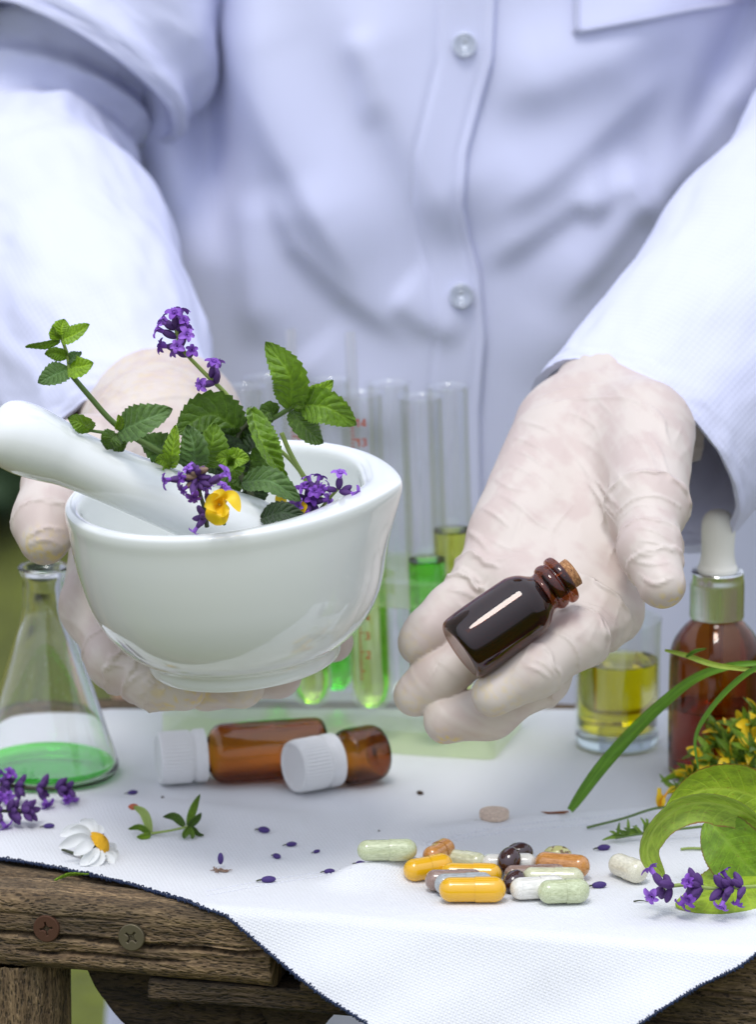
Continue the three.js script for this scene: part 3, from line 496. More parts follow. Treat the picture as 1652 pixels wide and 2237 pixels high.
{ // the hand under the mortar, thumb on the left of the picture
  const F0 = P(352, 945, -0.180), W = P(345, 985, -0.146);
  const mi = [P(270, 1040, -0.120), P(212, 1325, -0.058)], mm = [P(320, 1040, -0.125), P(275, 1330, -0.085)], mr = [P(370, 1040, -0.13), P(345, 1320, -0.103)], mp = [P(410, 1040, -0.132), P(415, 1300, -0.118)];
  const fi = [mi[1], P(258, 1440, -0.033), P(335, 1488, -0.024), P(402, 1506, -0.020)], fm = [mm[1], P(340, 1440, -0.058), P(450, 1487, -0.034), P(528, 1497, -0.026)], fr2 = [mr[1], P(420, 1440, -0.078), P(530, 1470, -0.050), P(608, 1477, -0.040)], fp = [mp[1], P(520, 1395, -0.098), P(640, 1408, -0.078), P(728, 1402, -0.068)];
  const th = [P(195, 1015, -0.098), P(122, 1060, -0.066), P(98, 1135, -0.046), P(97, 1183, -0.036)];
  const B = [bone(F0, W, 0.0325, 0.0275), bone(W, mm[0], 0.0265, 0.022), bone(W, mi[0], 0.025, 0.018), bone(mi[0], mi[1], 0.017, 0.0125), bone(mm[0], mm[1], 0.0165, 0.0122), bone(mr[0], mr[1], 0.0165, 0.012), bone(mp[0], mp[1], 0.0165, 0.0115), bone(mi[0], th[0], 0.019, 0.016), bone(th[0], th[1], 0.015, 0.0098), bone(th[1], th[2], 0.0098, 0.0090), bone(th[2], th[3], 0.0090, 0.0080)];
  const body = field(B, 0.012);
  const sep = [[fi, [0.0118, 0.0102, 0.0090, 0.0074]], [fm, [0.0112, 0.0098, 0.0090, 0.0082]], [fr2, [0.011, 0.0094, 0.0087, 0.0080]], [fp, [0.0100, 0.0086, 0.0080, 0.0074]]].map(([f, r]) => field([0, 1, 2].map((i) => bone(f[i], f[i + 1], r[i], r[i + 1])), 0.006));
  const all = [(x, y, z) => { let d = body(x, y, z), q = 1e3; for (const s of sep) q = smin(q, s(x, y, z), 0.0010); return smin(d, q, 0.006); }];
  const cr = [[F0, W, 0.55, 0.0022, 0.0022, 0.035], [F0, W, 0.75, 0.0016, 0.0018, 0.035], [F0, W, 0.95, 0.0020, 0.0016, 0.035], [W, mm[0], 0.3, 0.0016, 0.0012, 0.035], [fi[0], fi[1], 0.8, 0.001, 0.0009, 0.017], [fi[1], fi[2], 0.25, 0.001, 0.001, 0.017], [fi[1], fi[2], 0.7, 0.001, 0.001, 0.016], [fi[2], fi[3], 0.2, 0.001, 0.0009, 0.015], [th[0], th[1], 0.9, 0.001, 0.0008, 0.016], [th[2], th[3], 0.2, 0.001, 0.0009, 0.015]];
  glove('glove', 'pale latex glove holding the white mortar', all, 0.001, null, cr, [[fi[3], 0.018, 0.7], [fm[3], 0.012, 0.5], [th[3].clone().add(V(0, -0.004, 0.005)), 0.014, 0.7], [P(330, 800, -0.16), 0.05, 0.25]], V(-0.135, 1.0, -0.235), V(0.008, 1.25, 0.0), 0.00115, [V(0.95, 0.1, 0.1).normalize(), V(0.1, 0.95, 0.3).normalize()], [
    [[[200, 880], [260, 828], [350, 812], [450, 830], [530, 880]], 0.0014, 0.0016], [[[205, 900], [280, 850], [380, 838], [470, 856], [535, 905]], 0.0012, 0.0014], [[[210, 925], [300, 880], [400, 866], [500, 895]], 0.0010, 0.0013], [[[260, 865], [330, 858], [420, 868]], 0.0008, 0.0012], [[[230, 950], [290, 930], [380, 920]], 0.0006, 0.0012],
    [[[232, 1440], [262, 1432], [300, 1446]], 0.0009, 0.0009], [[[222, 1462], [255, 1452], [296, 1462]], 0.0008, 0.0009], [[[272, 1500], [296, 1478], [330, 1462]], 0.0012, 0.0010], [[[300, 1522], [328, 1500], [350, 1476]], 0.0008, 0.0009], [[[345, 1530], [356, 1508], [372, 1490]], 0.0006, 0.0008], [[[84, 1090], [110, 1098], [140, 1096]], 0.0006, 0.0009], [[[60, 1170], [95, 1152], [140, 1156]], 0.0009, 0.0009], [[[56, 1190], [95, 1178], [135, 1190]], 0.0006, 0.0009]]);
}
finish(person);

// ---------------------------------------------------------------- mortar and pestle
const TT = T + 0.0016; // top of the cloth
const mPorc = std({ color: col(0.80, 0.825, 0.80), roughness: 0.09, clearcoat: 0.6, clearcoatRoughness: 0.03, specularIntensity: 1 });
const mF = P(536, 1441, -0.022), mR = P(491, 1058, -0.0165);
const mAxis = mR.clone().sub(mF), mH = mAxis.length(), mQ = along(mAxis), ms = mH / 0.0632 * 0.985;
{
  const g = thing('mortar', 'white porcelain mortar with a pouring lip, held over the table and full of herbs', 'mortar');
  const prof = roundProfile([[0, 0.001], [20, 0.001], [31, 0], [33, 0.4], [33.6, 2], [33.4, 4.5], [34.2, 6], [37.5, 7.6], [43, 12], [48, 19], [51.3, 27], [53.5, 37], [54.8, 47], [55.4, 56], [55.8, 60.5], [55.3, 62.6], [53.8, 63.4], [51.8, 63.0], [50.4, 61.2], [49.6, 56], [48.6, 48], [46, 36], [41, 25], [33, 16.5], [21, 11], [0, 9.5]], 150).map(([r, y]) => [r / 1000 * ms, y / 1000 * ms]);
  const H = 0.0634 * ms;
  const bowl = grid(160, prof.length - 1, (u, v) => {
    const a = u * 2 * PI - PI, i = Math.round(v * (prof.length - 1)), [r, y] = prof[i];
    const d = a - 0.22, lift = smooth(0.42, 1.0, y / H);
    const k = smooth(0.60, 0.72, i / (prof.length - 1)), out = 0.0056 * Math.exp(-Math.pow(Math.abs(d) / 0.30, 1.3)) + 0.0012 * gauss(d, 0.6), inn = -0.0062 * gauss(d - 0.35, 0.95) + 0.0030 * gauss(d, 0.22);
    const b = Math.pow(lift, 1.7) * lerp(out, inn, k) * ms * (r > 0.03 ? 1 : 0);
    const R = r + b; return V(Math.cos(a) * R, y + 0.0004 * gauss(d, 0.3) * lift, Math.sin(a) * R);
  });
  const m = part('bowl', weldNormals(bowl), mPorc, g); m.quaternion.copy(mQ); m.position.copy(mF); finish(g);
}
{
  const g = thing('pestle', 'white porcelain pestle lying across the left rim of the mortar', 'pestle');
  const a = P(12, 942, 0.012), b = P(560, 1168, -0.004), L = a.distanceTo(b);
  const k = L / 100, pr = roundProfile([[0, -6], [6, -5.6], [10, -3.6], [12.2, 0], [13.2, 6], [13.0, 12], [12.2, 18], [11.1, 24], [10.7, 30], [10.6, 42], [10.9, 55], [11.3, 68], [11.9, 80], [12.6, 90], [13.0, 97], [12.4, 104], [10.4, 110], [5, 113], [0, 113.5]], 110).map(([r, y]) => [r * 0.00092, y * k]);
  const geo = lathe(pr.map(([r, y]) => [r, y]), 64);
  const m = part('pestle_body', geo, std({ color: col(0.83, 0.85, 0.83), roughness: 0.12, clearcoat: 0.5, clearcoatRoughness: 0.04 }), g);
  m.position.copy(a); m.quaternion.copy(along(b.clone().sub(a))); finish(g);
}
// ---------------------------------------------------------------- glassware
const pane = (c, r = 0.0, o = {}) => std({ color: col(...c), transmission: 1, thickness: 0, roughness: r, ior: 1.5, ...o });
const mClear = pane([0.975, 0.985, 0.98], 0.0, { ior: 1.65 }), mTubeGlass = pane([0.99, 0.995, 0.99], 0.0, { ior: 1.7 });
const liquid = (c, d) => std({ color: col(1, 1, 1), transmission: 1, thickness: 0.01, roughness: 0.0, ior: 1.33, attenuationColor: col(...c), attenuationDistance: d });
const setAt = (g, p) => { for (const c of g.children) c.position.add(p); };
{
  const g = thing('conical_flask', 'clear conical glass flask with a little bright green liquid, at the left edge', 'flask');
  const c = Y(104, 1690, TT);
  const outer = roundProfile([[0, 0.3], [14, 0.3], [23, 0.2], [26.2, 1.2], [27, 3.5], [26, 7.5], [22, 20], [17, 36], [12, 52], [9.2, 61], [8.3, 66], [8.2, 72], [8.3, 77], [9.4, 79.2], [9.9, 80.2], [9.2, 81]], 110), inner = roundProfile([[8.0, 80.6], [7.0, 77], [7.0, 66], [8.0, 60.6], [11, 51.4], [16, 35.4], [21, 19.6], [24.8, 7.5], [25.6, 4], [24.8, 2.4], [22, 1.6], [0, 1.6]], 90);
  const mm = (l) => l.map(([r, y]) => [r / 1000, y / 1000]);
  part('flask_body', lathe(mm([...outer, ...inner]), 72), std({ color: col(1, 1, 1), transmission: 1, thickness: 0.0012, roughness: 0, ior: 1.5 }), g);
  part('liquid', lathe(mm([[0, 1.9], [22, 1.9], [24.6, 2.7], [25.3, 4.0], [25.2, 5.4], [24.6, 5.0], [22, 4.8], [0, 4.8]]), 64), pane([0.30, 0.92, 0.13], 0, { ior: 1.33 }), g);
  const drops = []; for (let i = 0; i < 260; i++) { const a = rr(0, 6.28), y = rr(12, 60), r = lerp(24.2, 7.6, (y - 8) / 54) - 0.1; const s = rr(0.2, 0.55) * (rnd() < 0.12 ? 1.7 : 1); drops.push(xf(new THREE.SphereGeometry(1, 8, 6), V(Math.cos(a) * r, y, Math.sin(a) * r).multiplyScalar(0.001), along(V(Math.cos(a), 0.3, Math.sin(a))), V(s, 0.25, s).multiplyScalar(0.001))); }
  tag(part('droplets', merge(drops), pane([1, 1, 1], 0.02, { ior: 1.33 }), g), null, null, null, 'stuff');
  setAt(g, c); finish(g);
}
{
  const g = thing('beaker', 'small clear glass beaker of yellow oil standing behind the gloved hand', 'beaker');
  const c = Y(1348, 1626, TT);
  part('beaker_body', lathe(roundProfile([[0, 0.2], [12, 0.2], [15.6, 0.4], [16.5, 1.6], [16.6, 4], [16.6, 30], [16.7, 49], [17.0, 51]], 70).map(([r, y]) => [r / 1000, y / 1000]), 64), mClear, g);
  part('inner_wall', lathe([[17.0, 51], [16.0, 49.5], [15.7, 30], [15.7, 9], [15.2, 7.4], [13, 6.4], [0, 6.2]].map(([r, y]) => [r / 1000, y / 1000]), 64), mClear, g);
  part('base_glass', lathe([[0, 0.4], [15.2, 0.6], [16.2, 1.8], [16.2, 4.6], [15, 5.6], [0, 5.6]].map(([r, y]) => [r / 1000, y / 1000]), 64), std({ color: col(1, 1, 1), transmission: 1, thickness: 0.005, ior: 1.45, roughness: 0, attenuationColor: col(0.7, 0.8, 0.8), attenuationDistance: 0.03 }), g);
  part('liquid', lathe([[0, 6.5], [13, 6.6], [15.1, 7.8], [15.55, 9.2], [15.55, 34.3], [15.0, 33.7], [0, 33.5]].map(([r, y]) => [r / 1000, y / 1000]), 64), liquid([0.90, 0.84, 0.03], 0.019), g);
  setAt(g, c); finish(g);
}
const thick = (c, d) => std({ color: col(1, 1, 1), transmission: 1, thickness: 0.0015, roughness: 0, ior: 1.5, attenuationColor: col(...c), attenuationDistance: d });
const mm = (l) => l.map(([r, y]) => [r / 1000, y / 1000]);
const mAmber = thick([0.66, 0.33, 0.04], 0.0013), mAmberDeep = thick([0.56, 0.29, 0.035], 0.0013);
const shellOf = (body, t, bottom) => mm([...body, ...body.map(([r, y]) => [Math.max(0, r - t), y]).filter(([r, y]) => y > bottom + t && r > 0).reverse(), [0, bottom + t * 1.2]]);
const mWhitePlastic = std({ color: col(0.80, 0.80, 0.79), roughness: 0.38 });
function ribbedCap(R, H, n) { // ribbed side with a plain ring below, closed recessed top at y = H
  const side = grid(n * 6, 14, (u, v) => { const a = u * 2 * PI, rib = Math.pow(0.5 + 0.5 * Math.cos(a * n), 0.6) * smooth(0.30, 0.36, v) * smooth(0.98, 0.9, v); const r = (v < 0.26 ? R * 1.0 : R * 0.955 + 0.00042 * rib) - (v > 0.24 && v < 0.33 ? 0.0005 : 0); return V(Math.cos(a) * r, v * H * 0.965, Math.sin(a) * r); });
  const top = lathe([[R * 0.955, H * 0.965], [R * 0.93, H * 0.992], [R * 0.89, H], [R * 0.80, H], [R * 0.77, H * 0.985], [R * 0.74, H * 0.978], [0, H * 0.978]], 72), under = lathe([[0, 0], [R, 0]], 48);
  return merge([weldNormals(side), top, under]);
}
function amberBottle(label, capC, farC, R, capR, glass = mAmber) {
  const g = thing('amber_bottle', label, 'bottle', 'small brown bottles lying behind the lavender buds');
  const ax = farC.clone().sub(capC), L = ax.length() * 1000, q = along(ax), r = R * 1000, cr = capR * 1000, ch = cr * 1.75;
  const body = roundProfile([[cr * 0.62, ch * 0.5], [cr * 0.62, ch + 0.6], [cr * 0.66, ch + 1.4], [r * 0.8, ch + 3], [r * 0.97, ch + 5.2], [r, ch + 7.5], [r, L - 6], [r * 0.985, L - 3], [r * 0.9, L - 1], [r * 0.72, L - 0.2], [0, L - 0.8]], 90);
  const rev = body.map(([r0, y]) => [r0, L - y]).reverse(); // from the base up to the neck
  part('glass', lathe(shellOf(rev, 1.2, 0.4), 64).scale(1, -1, -1).translate(0, L / 1000, 0), glass, g);
  part('cap', xf(ribbedCap(cr / 1000, ch / 1000, 44), V(0, ch / 1000, 0), along(V(0, -1, 0))), mWhitePlastic, g);
  for (const c of g.children) { c.quaternion.copy(q); c.position.copy(capC); } finish(g);
}
{
  const capR = 0.0101, R = 0.0113;
  const a = Y(346, 1713, TT).setY(TT + capR), b = Y(712, 1692, TT).setY(TT + R); amberBottle('brown glass bottle with white cap lying behind, its cap seen side on', a, b, R, capR);
  const c = Y(640, 1732, TT).setY(TT + capR), d = Y(832, 1700, TT).setY(TT + R * 0.95); amberBottle('brown glass bottle lying in front, the round face of its white cap showing', c, d, R * 0.95, capR, mAmberDeep);
}
{
  const g = thing('dropper_bottle', 'tall brown glass dropper bottle with silver collar and cream rubber bulb', 'dropper bottle');
  const c = Y(1560, 1692, TT);
  const body = roundProfile([[0, 0.8], [12, 0.3], [15.8, 0.4], [17.2, 1.8], [17.4, 4], [17.4, 44], [17.2, 48], [15.6, 53], [12.4, 57.5], [9.6, 60.4], [8.8, 62], [8.6, 66]], 110);
  part('glass', lathe(shellOf(body, 1.4, 0.5), 72), mAmberDeep, g);
  part('liquid', lathe(mm([[0, 2.6], [14.5, 2.6], [15.8, 4.4], [15.9, 27.6], [15.3, 27], [0, 26.8]]), 64), liquid([0.82, 0.48, 0.05], 0.014), g);
  part('pipette', lathe(mm([[2.6, 64], [2.6, 20], [1.2, 10], [0.9, 5]]), 32), pane([0.85, 0.75, 0.6], 0), g);
  const collar = grid(180, 16, (u, v) => { const a = u * 2 * PI, r = 10.1 + (v > 0.06 && v < 0.8 ? 0.14 * Math.sin(a * 60) : 0) - (v > 0.82 ? 0.25 : 0); return V(Math.cos(a) * r, 61.5 + v * 17.2, Math.sin(a) * r).multiplyScalar(0.001); });
  part('collar', merge([weldNormals(collar), lathe(mm([[9.85, 78.7], [9.5, 79.5], [6.5, 79.5]]), 64)]), std({ color: col(0.86, 0.88, 0.88), metalness: 1, roughness: 0.16 }), g);
  part('rubber_bulb', lathe(mm(roundProfile([[7.4, 79.2], [7.6, 80.4], [6.9, 82], [6.2, 86], [6.3, 92], [6.3, 96], [5.6, 99.6], [3.6, 102], [0, 102.8]], 60)), 48), std({ color: col(0.80, 0.78, 0.70), roughness: 0.42 }), g);
  setAt(g, c); finish(g);
}
{ // bottle in the hand
  const g = thing('cork_bottle', 'small dark brown bottle with a cork stopper lying in the open gloved palm', 'bottle');
  const a = P(1004, 1424, 0.008), b = P(1247, 1252, -0.006), ax = b.clone().sub(a), L = ax.length() * 1000, q = along(ax), k = L / 50;
  const body = roundProfile([[0, 0.5], [7, 0.4], [9.9, 0.3], [11.1, 1.1], [11.7, 2.8], [11.7, 27], [11.5, 29.5], [10.2, 33], [7.9, 36.0], [7.0, 37.4], [7.1, 38.8], [8.0, 39.8], [8.4, 41.0], [8.2, 42.6], [7.8, 43.4], [7.8, 43.9], [8.6, 44.5], [8.9, 45.6], [8.6, 47], [7.4, 47.6], [5.4, 47.5], [5.3, 44]], 130).map(([r, y]) => [r, y * k]);
  part('glass', lathe(mm(body), 72), pane([0.44, 0.20, 0.07], 0.0, { ior: 1.52 }), g);
  part('liquid', lathe(mm([[0, 1.0], [9.6, 1.0], [10.9, 2.4], [11.1, 4], [11.1, 26.5 * k], [10.8, 29.4 * k], [9.6, 32.6 * k], [7.4, 35.4 * k], [6.5, 37 * k], [0, 37 * k]]), 48), liquid([0.34, 0.13, 0.04], 0.009), g);
  part('inner_wall', lathe(mm(body.slice(0, 92).map(([r, y]) => [Math.max(0, r - 0.45), y < 3 ? y + 0.35 : y])), 64), pane([0.8, 0.7, 0.6], 0), g);
  const cork = grid(40, 12, (u, v) => { const A = u * 2 * PI, r = (v === 1 ? 0 : 5.15) + 0.14 * fbm(Math.cos(A) * 4, v * 6, Math.sin(A) * 4, 3); return V(Math.cos(A) * r, (41 + Math.min(1, v * 1.1) * 10.2) * k, Math.sin(A) * r).multiplyScalar(0.001); });
  part('cork', weldNormals(cork), std({ map: tex(128, 128, (u, v) => { const n = fbm(u * 14, v * 14, 2, 4), s = fbm(u * 40, v * 40, 5, 2) > 0.28 ? 0.55 : 1; return [(0.68 + 0.25 * n) * s, (0.49 + 0.24 * n) * s, (0.32 + 0.2 * n) * s]; }), roughness: 0.9 }), g);
  for (const m of g.children) { m.quaternion.copy(q); m.position.copy(a); } finish(g);
}
// ---------------------------------------------------------------- test tube rack, tubes, pipettes
const RK = { a: Y(395, 1572, TT), b: Y(1110, 1622, TT) };
{
  const g = thing('test_tube_rack', 'pale green translucent plastic rack holding glass test tubes behind the mortar', 'test tube rack');
  const ax = RK.b.clone().sub(RK.a); RK.L = ax.length(); RK.e = ax.normalize(); RK.n = V(-RK.e.z, 0, RK.e.x); RK.D = 0.052; RK.H = 0.058;
  const frame = new THREE.Matrix4().makeBasis(RK.e, V(0, 1, 0), RK.n);
  const mRack = std({ color: col(0.95, 0.985, 0.86), transmission: 0.96, thickness: 0, roughness: 0.22, ior: 1.45 });
  const slots = []; for (const px of [575, 708, 838, 968, 1085]) for (const j of [0, 1]) slots.push([RK.L * (px - 395) / 715 + (j ? 0.0035 : -0.001), (j ? -0.21 : 0.21) * RK.D]);
  RK.at = (s, t, y) => RK.a.clone().addScaledVector(RK.e, s).addScaledVector(RK.n, t).setY(TT + y);
  RK.slots = slots;
  const shelf = (hole, th) => { const sh = new THREE.Shape(); const r = 0.004, x0 = 0, x1 = RK.L, y0 = -RK.D / 2, y1 = RK.D / 2; sh.moveTo(x0 + r, y0).lineTo(x1 - r, y0); sh.quadraticCurveTo(x1, y0, x1, y0 + r).lineTo(x1, y1 - r); sh.quadraticCurveTo(x1, y1, x1 - r, y1).lineTo(x0 + r, y1); sh.quadraticCurveTo(x0, y1, x0, y1 - r).lineTo(x0, y0 + r); sh.quadraticCurveTo(x0, y0, x0 + r, y0);
    for (const [s, t] of slots) if (hole) { const h = new THREE.Path(); h.absarc(s, -t, hole, 0, 2 * PI); sh.holes.push(h); }
    const q = new THREE.ExtrudeGeometry(sh, { depth: th, bevelEnabled: true, bevelSize: 0.0004, bevelThickness: 0.0004, bevelSegments: 2, curveSegments: 24 }); q.rotateX(-PI / 2); return q; };
  const put = (name, geo, y) => part(name, geo.applyMatrix4(frame.clone().setPosition(RK.at(0, 0, y))), mRack, g);
  put('top_shelf', shelf(0.0092, 0.009), RK.H); put('base_plate', shelf(0, 0.008), 0.0006);
  for (const s of [0.001, RK.L - 0.004]) put('end_panel', new THREE.BoxGeometry(0.003, RK.H - 0.013, RK.D * 0.8).translate(s + 0.0015, (RK.H - 0.013) / 2, 0), 0.0124);
  finish(g);
}
function scaleTex(sd) { // a printed scale in orange brown
  const c = document.createElement('canvas'); c.width = 64; c.height = 1024; const x = c.getContext('2d'); x.clearRect(0, 0, 64, 1024); x.fillStyle = '#b0460e';
  for (let i = 0; i < 68; i++) x.fillRect(2, 6 + i * 15, i % 5 ? 12 : 22, 6);
  x.font = 'bold 42px sans-serif'; for (let i = 0; i < 13; i++) x.fillText(String(14 - i), i < 5 ? 20 : 28, 36 + i * 75);
  const t = new THREE.CanvasTexture(c); t.colorSpace = THREE.SRGBColorSpace; return t;
}
const mScale = std({ map: scaleTex(1), transparent: true, alphaTest: 0.5, roughness: 0.6 });
const mGreenL = liquid([0.14, 0.93, 0.05], 0.016), mYellowL = liquid([0.88, 0.90, 0.08], 0.018), mLimeL = liquid([0.70, 0.95, 0.22], 0.018);
const WHICH = { 0: 'far left', 1: 'second', 2: 'third', 3: 'fourth', 4: 'fifth', 5: 'last' };
function testTube(i, j, fill, mat, label, lean) {
  const [s, t] = RK.slots[i * 2 + j], g = thing('test_tube', label, 'test tube', 'glass test tubes in the rack');
  const R = 8.2, H = 126, b = 12.4;
  const outer = roundProfile([[0, 0], [4, 0.9], [7, 3.8], [8.1, 7.5], [R, 12], [R, 60], [R, H - 3], [R + 0.1, H - 1.6], [R + 0.9, H - 0.6], [R + 0.9, H], [R - 0.6, H]], 70), inner = roundProfile([[R - 0.6, H], [R - 0.9, H - 2], [R - 0.9, 60], [R - 0.9, 12], [6.9, 7.6], [5.6, 4.2], [3, 1.7], [0, 1]], 60);
  part('tube_wall', lathe(mm(outer), 40), mTubeGlass, g); part('inner_wall', lathe(mm(inner), 40), mTubeGlass, g);
  if (fill) part('liquid', lathe(mm([[0, 1.4], [3, 2.1], [5.4, 4.6], [6.7, 8], [7.1, 12], [7.1, fill + 1], [6.7, fill + 0.2], [0, fill]]), 36), mat, g);
  if (j === 0 && (i === 1 || i === 2)) part('printed_scale', new THREE.CylinderGeometry(0.00830, 0.00830, 0.104, 16, 1, true, -0.55, 0.75).translate(0, 0.066, 0), mScale, g);
  const q = new THREE.Quaternion().setFromEuler(new THREE.Euler(lean[1], 0, lean[0])), c = RK.at(s, t, b / 1000);
  for (const m of g.children) { m.quaternion.copy(q); m.position.copy(c); }
  finish(g); return { c, q };
}
const tubes = [];
[[0, 1, 40, mGreenL, 'test tube of green liquid at the left end of the rack, back row', [0.03, 0]], [0, 0, 30, mGreenL, 'test tube of green liquid at the left end of the rack, front row', [0.02, 0]],
  [1, 0, 48, mLimeL, 'test tube of pale lime liquid with a glass pipette, directly behind the mortar lip', [0.03, 0.01]], [1, 1, 44, mGreenL, 'test tube of green liquid in the back row behind the mortar lip', [0.025, 0]], [2, 0, 62, mLimeL, 'test tube of lime yellow liquid with an orange scale, right of the mortar', [0.035, 0.01]], [2, 1, 0, null, 'empty test tube in the back row right of the mortar', [0.03, 0]],
  [3, 0, 61, mGreenL, 'test tube of bright green liquid nearest the gloved palm', [0.04, 0.01]], [3, 1, 68, mYellowL, 'test tube of yellow liquid in the back row behind the bright green one', [0.035, 0]]].forEach((a) => { tubes.push([a[0], a[1], testTube(...a)]); });
for (const [i, j, label] of [[1, 0, 'clear graduated glass pipette standing in the lime tube behind the mint leaf'], [2, 0, 'clear graduated glass pipette with orange scale standing right of the mint leaves']]) {
  const { c, q } = tubes.find((t) => t[0] === i && t[1] === j)[2], g = thing('glass_pipette', label, 'pipette', 'graduated pipettes in the test tubes');
  part('pipette_wall', lathe(mm([[0.4, 2], [0.8, 4], [2.3, 16], [2.4, 60], [2.4, 148], [1.7, 148], [1.7, 17], [0.3, 5]]), 24), mTubeGlass, g);
  const qq = new THREE.Quaternion().setFromEuler(new THREE.Euler(0.0, 0, -0.0)).multiply(q); for (const m of g.children) { m.quaternion.copy(qq); m.position.copy(c).add(V(-0.0032, 0.002, 0.002)); } finish(g);
}

// ---------------------------------------------------------------- leaves and flowers
const leafTex = (veins, k0, seed0) => { const fn = (u, v) => { const x = Math.abs(u - 0.5) * 2, ph = v * veins - x * 1.6, f = Math.abs(ph - Math.round(ph)); const mid = gauss(u - 0.5, 0.035), side = gauss(f, veins > 9 ? 0.05 : 0.09) * smooth(0.02, 0.1, x) * smooth(1.0, 0.7, x), net = Math.pow(clamp(1 - 3.2 * Math.abs(fbm(u * 14 + seed0, v * 20, 3, 3))), 2); return { mid, side, net, n: fbm(u * 5, v * 7, seed0, 4) }; };
  const map = tex(128, 192, (u, v) => { const q = fn(u, v), k = clamp(k0 + 0.18 * q.n + 0.05 * q.net + 0.12 * q.side + 0.25 * q.mid); const e = veins > 9 ? smooth(0.93, 0.985, Math.abs(u - 0.5) * 2 + 0.05 * q.n) * 0.8 : 0, sp = veins > 9 && fbm(u * 16, v * 22, 5, 2) > 0.42 ? 0.35 : 0, b = Math.max(e, sp); return [lerp(k, 0.85, b * 0.5), lerp(clamp(k * 1.0 + 0.03), 0.5, b), lerp(clamp(k * (0.86 + 0.2 * q.mid)), 0.7, b * 0.5)]; }, true, false);
  const bump = tex(128, 192, (u, v) => { const q = fn(u, v); return [clamp(0.7 - 0.35 * q.side - 0.3 * q.mid - 0.15 * q.net + 0.1 * q.n)]; }, false, false);
  return { map, bump }; };
const LT1 = leafTex(8, 0.84, 1), LT2 = leafTex(11, 0.86, 7);
const leafMat = (c, t = LT1, bs = 0.0006, o = {}) => std({ color: col(...c), map: t.map, bumpMap: t.bump, bumpScale: bs, roughness: 0.55, transmission: 0.25, thickness: 0, ...o });
const M = {
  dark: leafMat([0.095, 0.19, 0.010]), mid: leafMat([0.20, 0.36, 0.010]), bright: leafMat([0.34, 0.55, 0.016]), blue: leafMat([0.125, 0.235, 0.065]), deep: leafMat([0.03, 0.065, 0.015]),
  pear: leafMat([0.42, 0.56, 0.04], LT2, 0.00035), pear2: leafMat([0.27, 0.44, 0.03], LT2, 0.00035), pearPale: leafMat([0.46, 0.60, 0.09], LT2, 0.0003),
  stem: std({ color: col(0.10, 0.17, 0.035), roughness: 0.6 }), stemPale: std({ color: col(0.27, 0.36, 0.08), roughness: 0.6 }), stemDark: std({ color: col(0.05, 0.06, 0.025), roughness: 0.7 }),
  purple: std({ color: col(0.20, 0.055, 0.42), roughness: 0.6, sheen: 0.4 }), purple2: std({ color: col(0.29, 0.11, 0.55), roughness: 0.6, sheen: 0.4 }), calyx: std({ color: col(0.085, 0.030, 0.16), roughness: 0.75, sheen: 0.5 }), wither: std({ color: col(0.26, 0.17, 0.12), roughness: 0.9 }), bud: std({ color: col(0.055, 0.028, 0.16), roughness: 0.7, sheen: 0.3 }),
  yellow: std({ color: col(0.90, 0.62, 0.008), roughness: 0.55, transmission: 0.2, thickness: 0 }), petal: std({ color: col(0.85, 0.86, 0.84), roughness: 0.6, transmission: 0.25, thickness: 0 }), orange: std({ color: col(0.80, 0.36, 0.012), roughness: 0.8 }),
  blade: leafMat([0.17, 0.38, 0.025], LT2, 0.0001), dry: std({ color: col(0.33, 0.12, 0.045), roughness: 0.8 }),
};
// a leaf along a midrib: W half width, opt { roll, teeth, cup, quilt, shape }
function leafGeo(pts, W, o = {}) {
  const { roll = 0, roll2 = roll, teeth = 12, tooth = 0.17, cup = 0.25, quilt = 0.0006, shape = 0.8, end = 1, wave = 0.03 } = o, c = curve(pts), nv = Math.max(28, teeth * 4), nu = 14, sd = rr(0, 50);
  const side = (v) => { const t = c.getTangent(v), n = V(0, 0.25, 1).addScaledVector(t, -V(0, 0.25, 1).dot(t)).normalize(), s = V().crossVectors(t, n); const a = lerp(roll, roll2, v); return [s.clone().multiplyScalar(Math.cos(a)).addScaledVector(n, Math.sin(a)), n.clone().multiplyScalar(Math.cos(a)).addScaledVector(s, -Math.sin(a))]; };
  return grid(nu, nv, (u, v) => {
    const x = u * 2 - 1, [s, n] = side(v), tt = v * teeth, saw = teeth ? 1 - tooth * (tt - Math.floor(tt)) : 1;
    const w = W * Math.pow(Math.sin(PI * Math.pow(0.02 + v * 0.98, shape)), 0.72) * saw * end + 0.0001, ph = v * 8 - Math.abs(x) * 1.6;
    const h = cup * w * (x * x - 0.3) + quilt * (0.5 - 0.5 * Math.cos(2 * PI * ph)) * smooth(0, 0.25, Math.abs(x)) * smooth(1.02, 0.7, Math.abs(x)) + wave * W * Math.sin(v * 11 + x * 2 + sd) * Math.abs(x);
    return c.getPointAt(v).addScaledVector(s, x * w).addScaledVector(n, h);
  });
}
const leaf = (parent, pts, W, mat, o, name = 'leaf') => part(name, leafGeo(pts.map((p) => p.isVector3 ? p : P(...p)), W, o), mat, parent);
const L2 = (a, b, z0, z1, bow = 0) => { const A = P(a[0], a[1], z0), B = P(b[0], b[1], z1), m = A.clone().add(B).multiplyScalar(0.5); m.y += bow; m.z += bow * 0.5; return [A, m, B]; };
const stem = (parent, pts, r0, r1, mat, name = 'stem') => part(name, tube(pts.map((p) => p.isVector3 ? p : P(...p)), r0, r1, 30, 8), mat, parent);
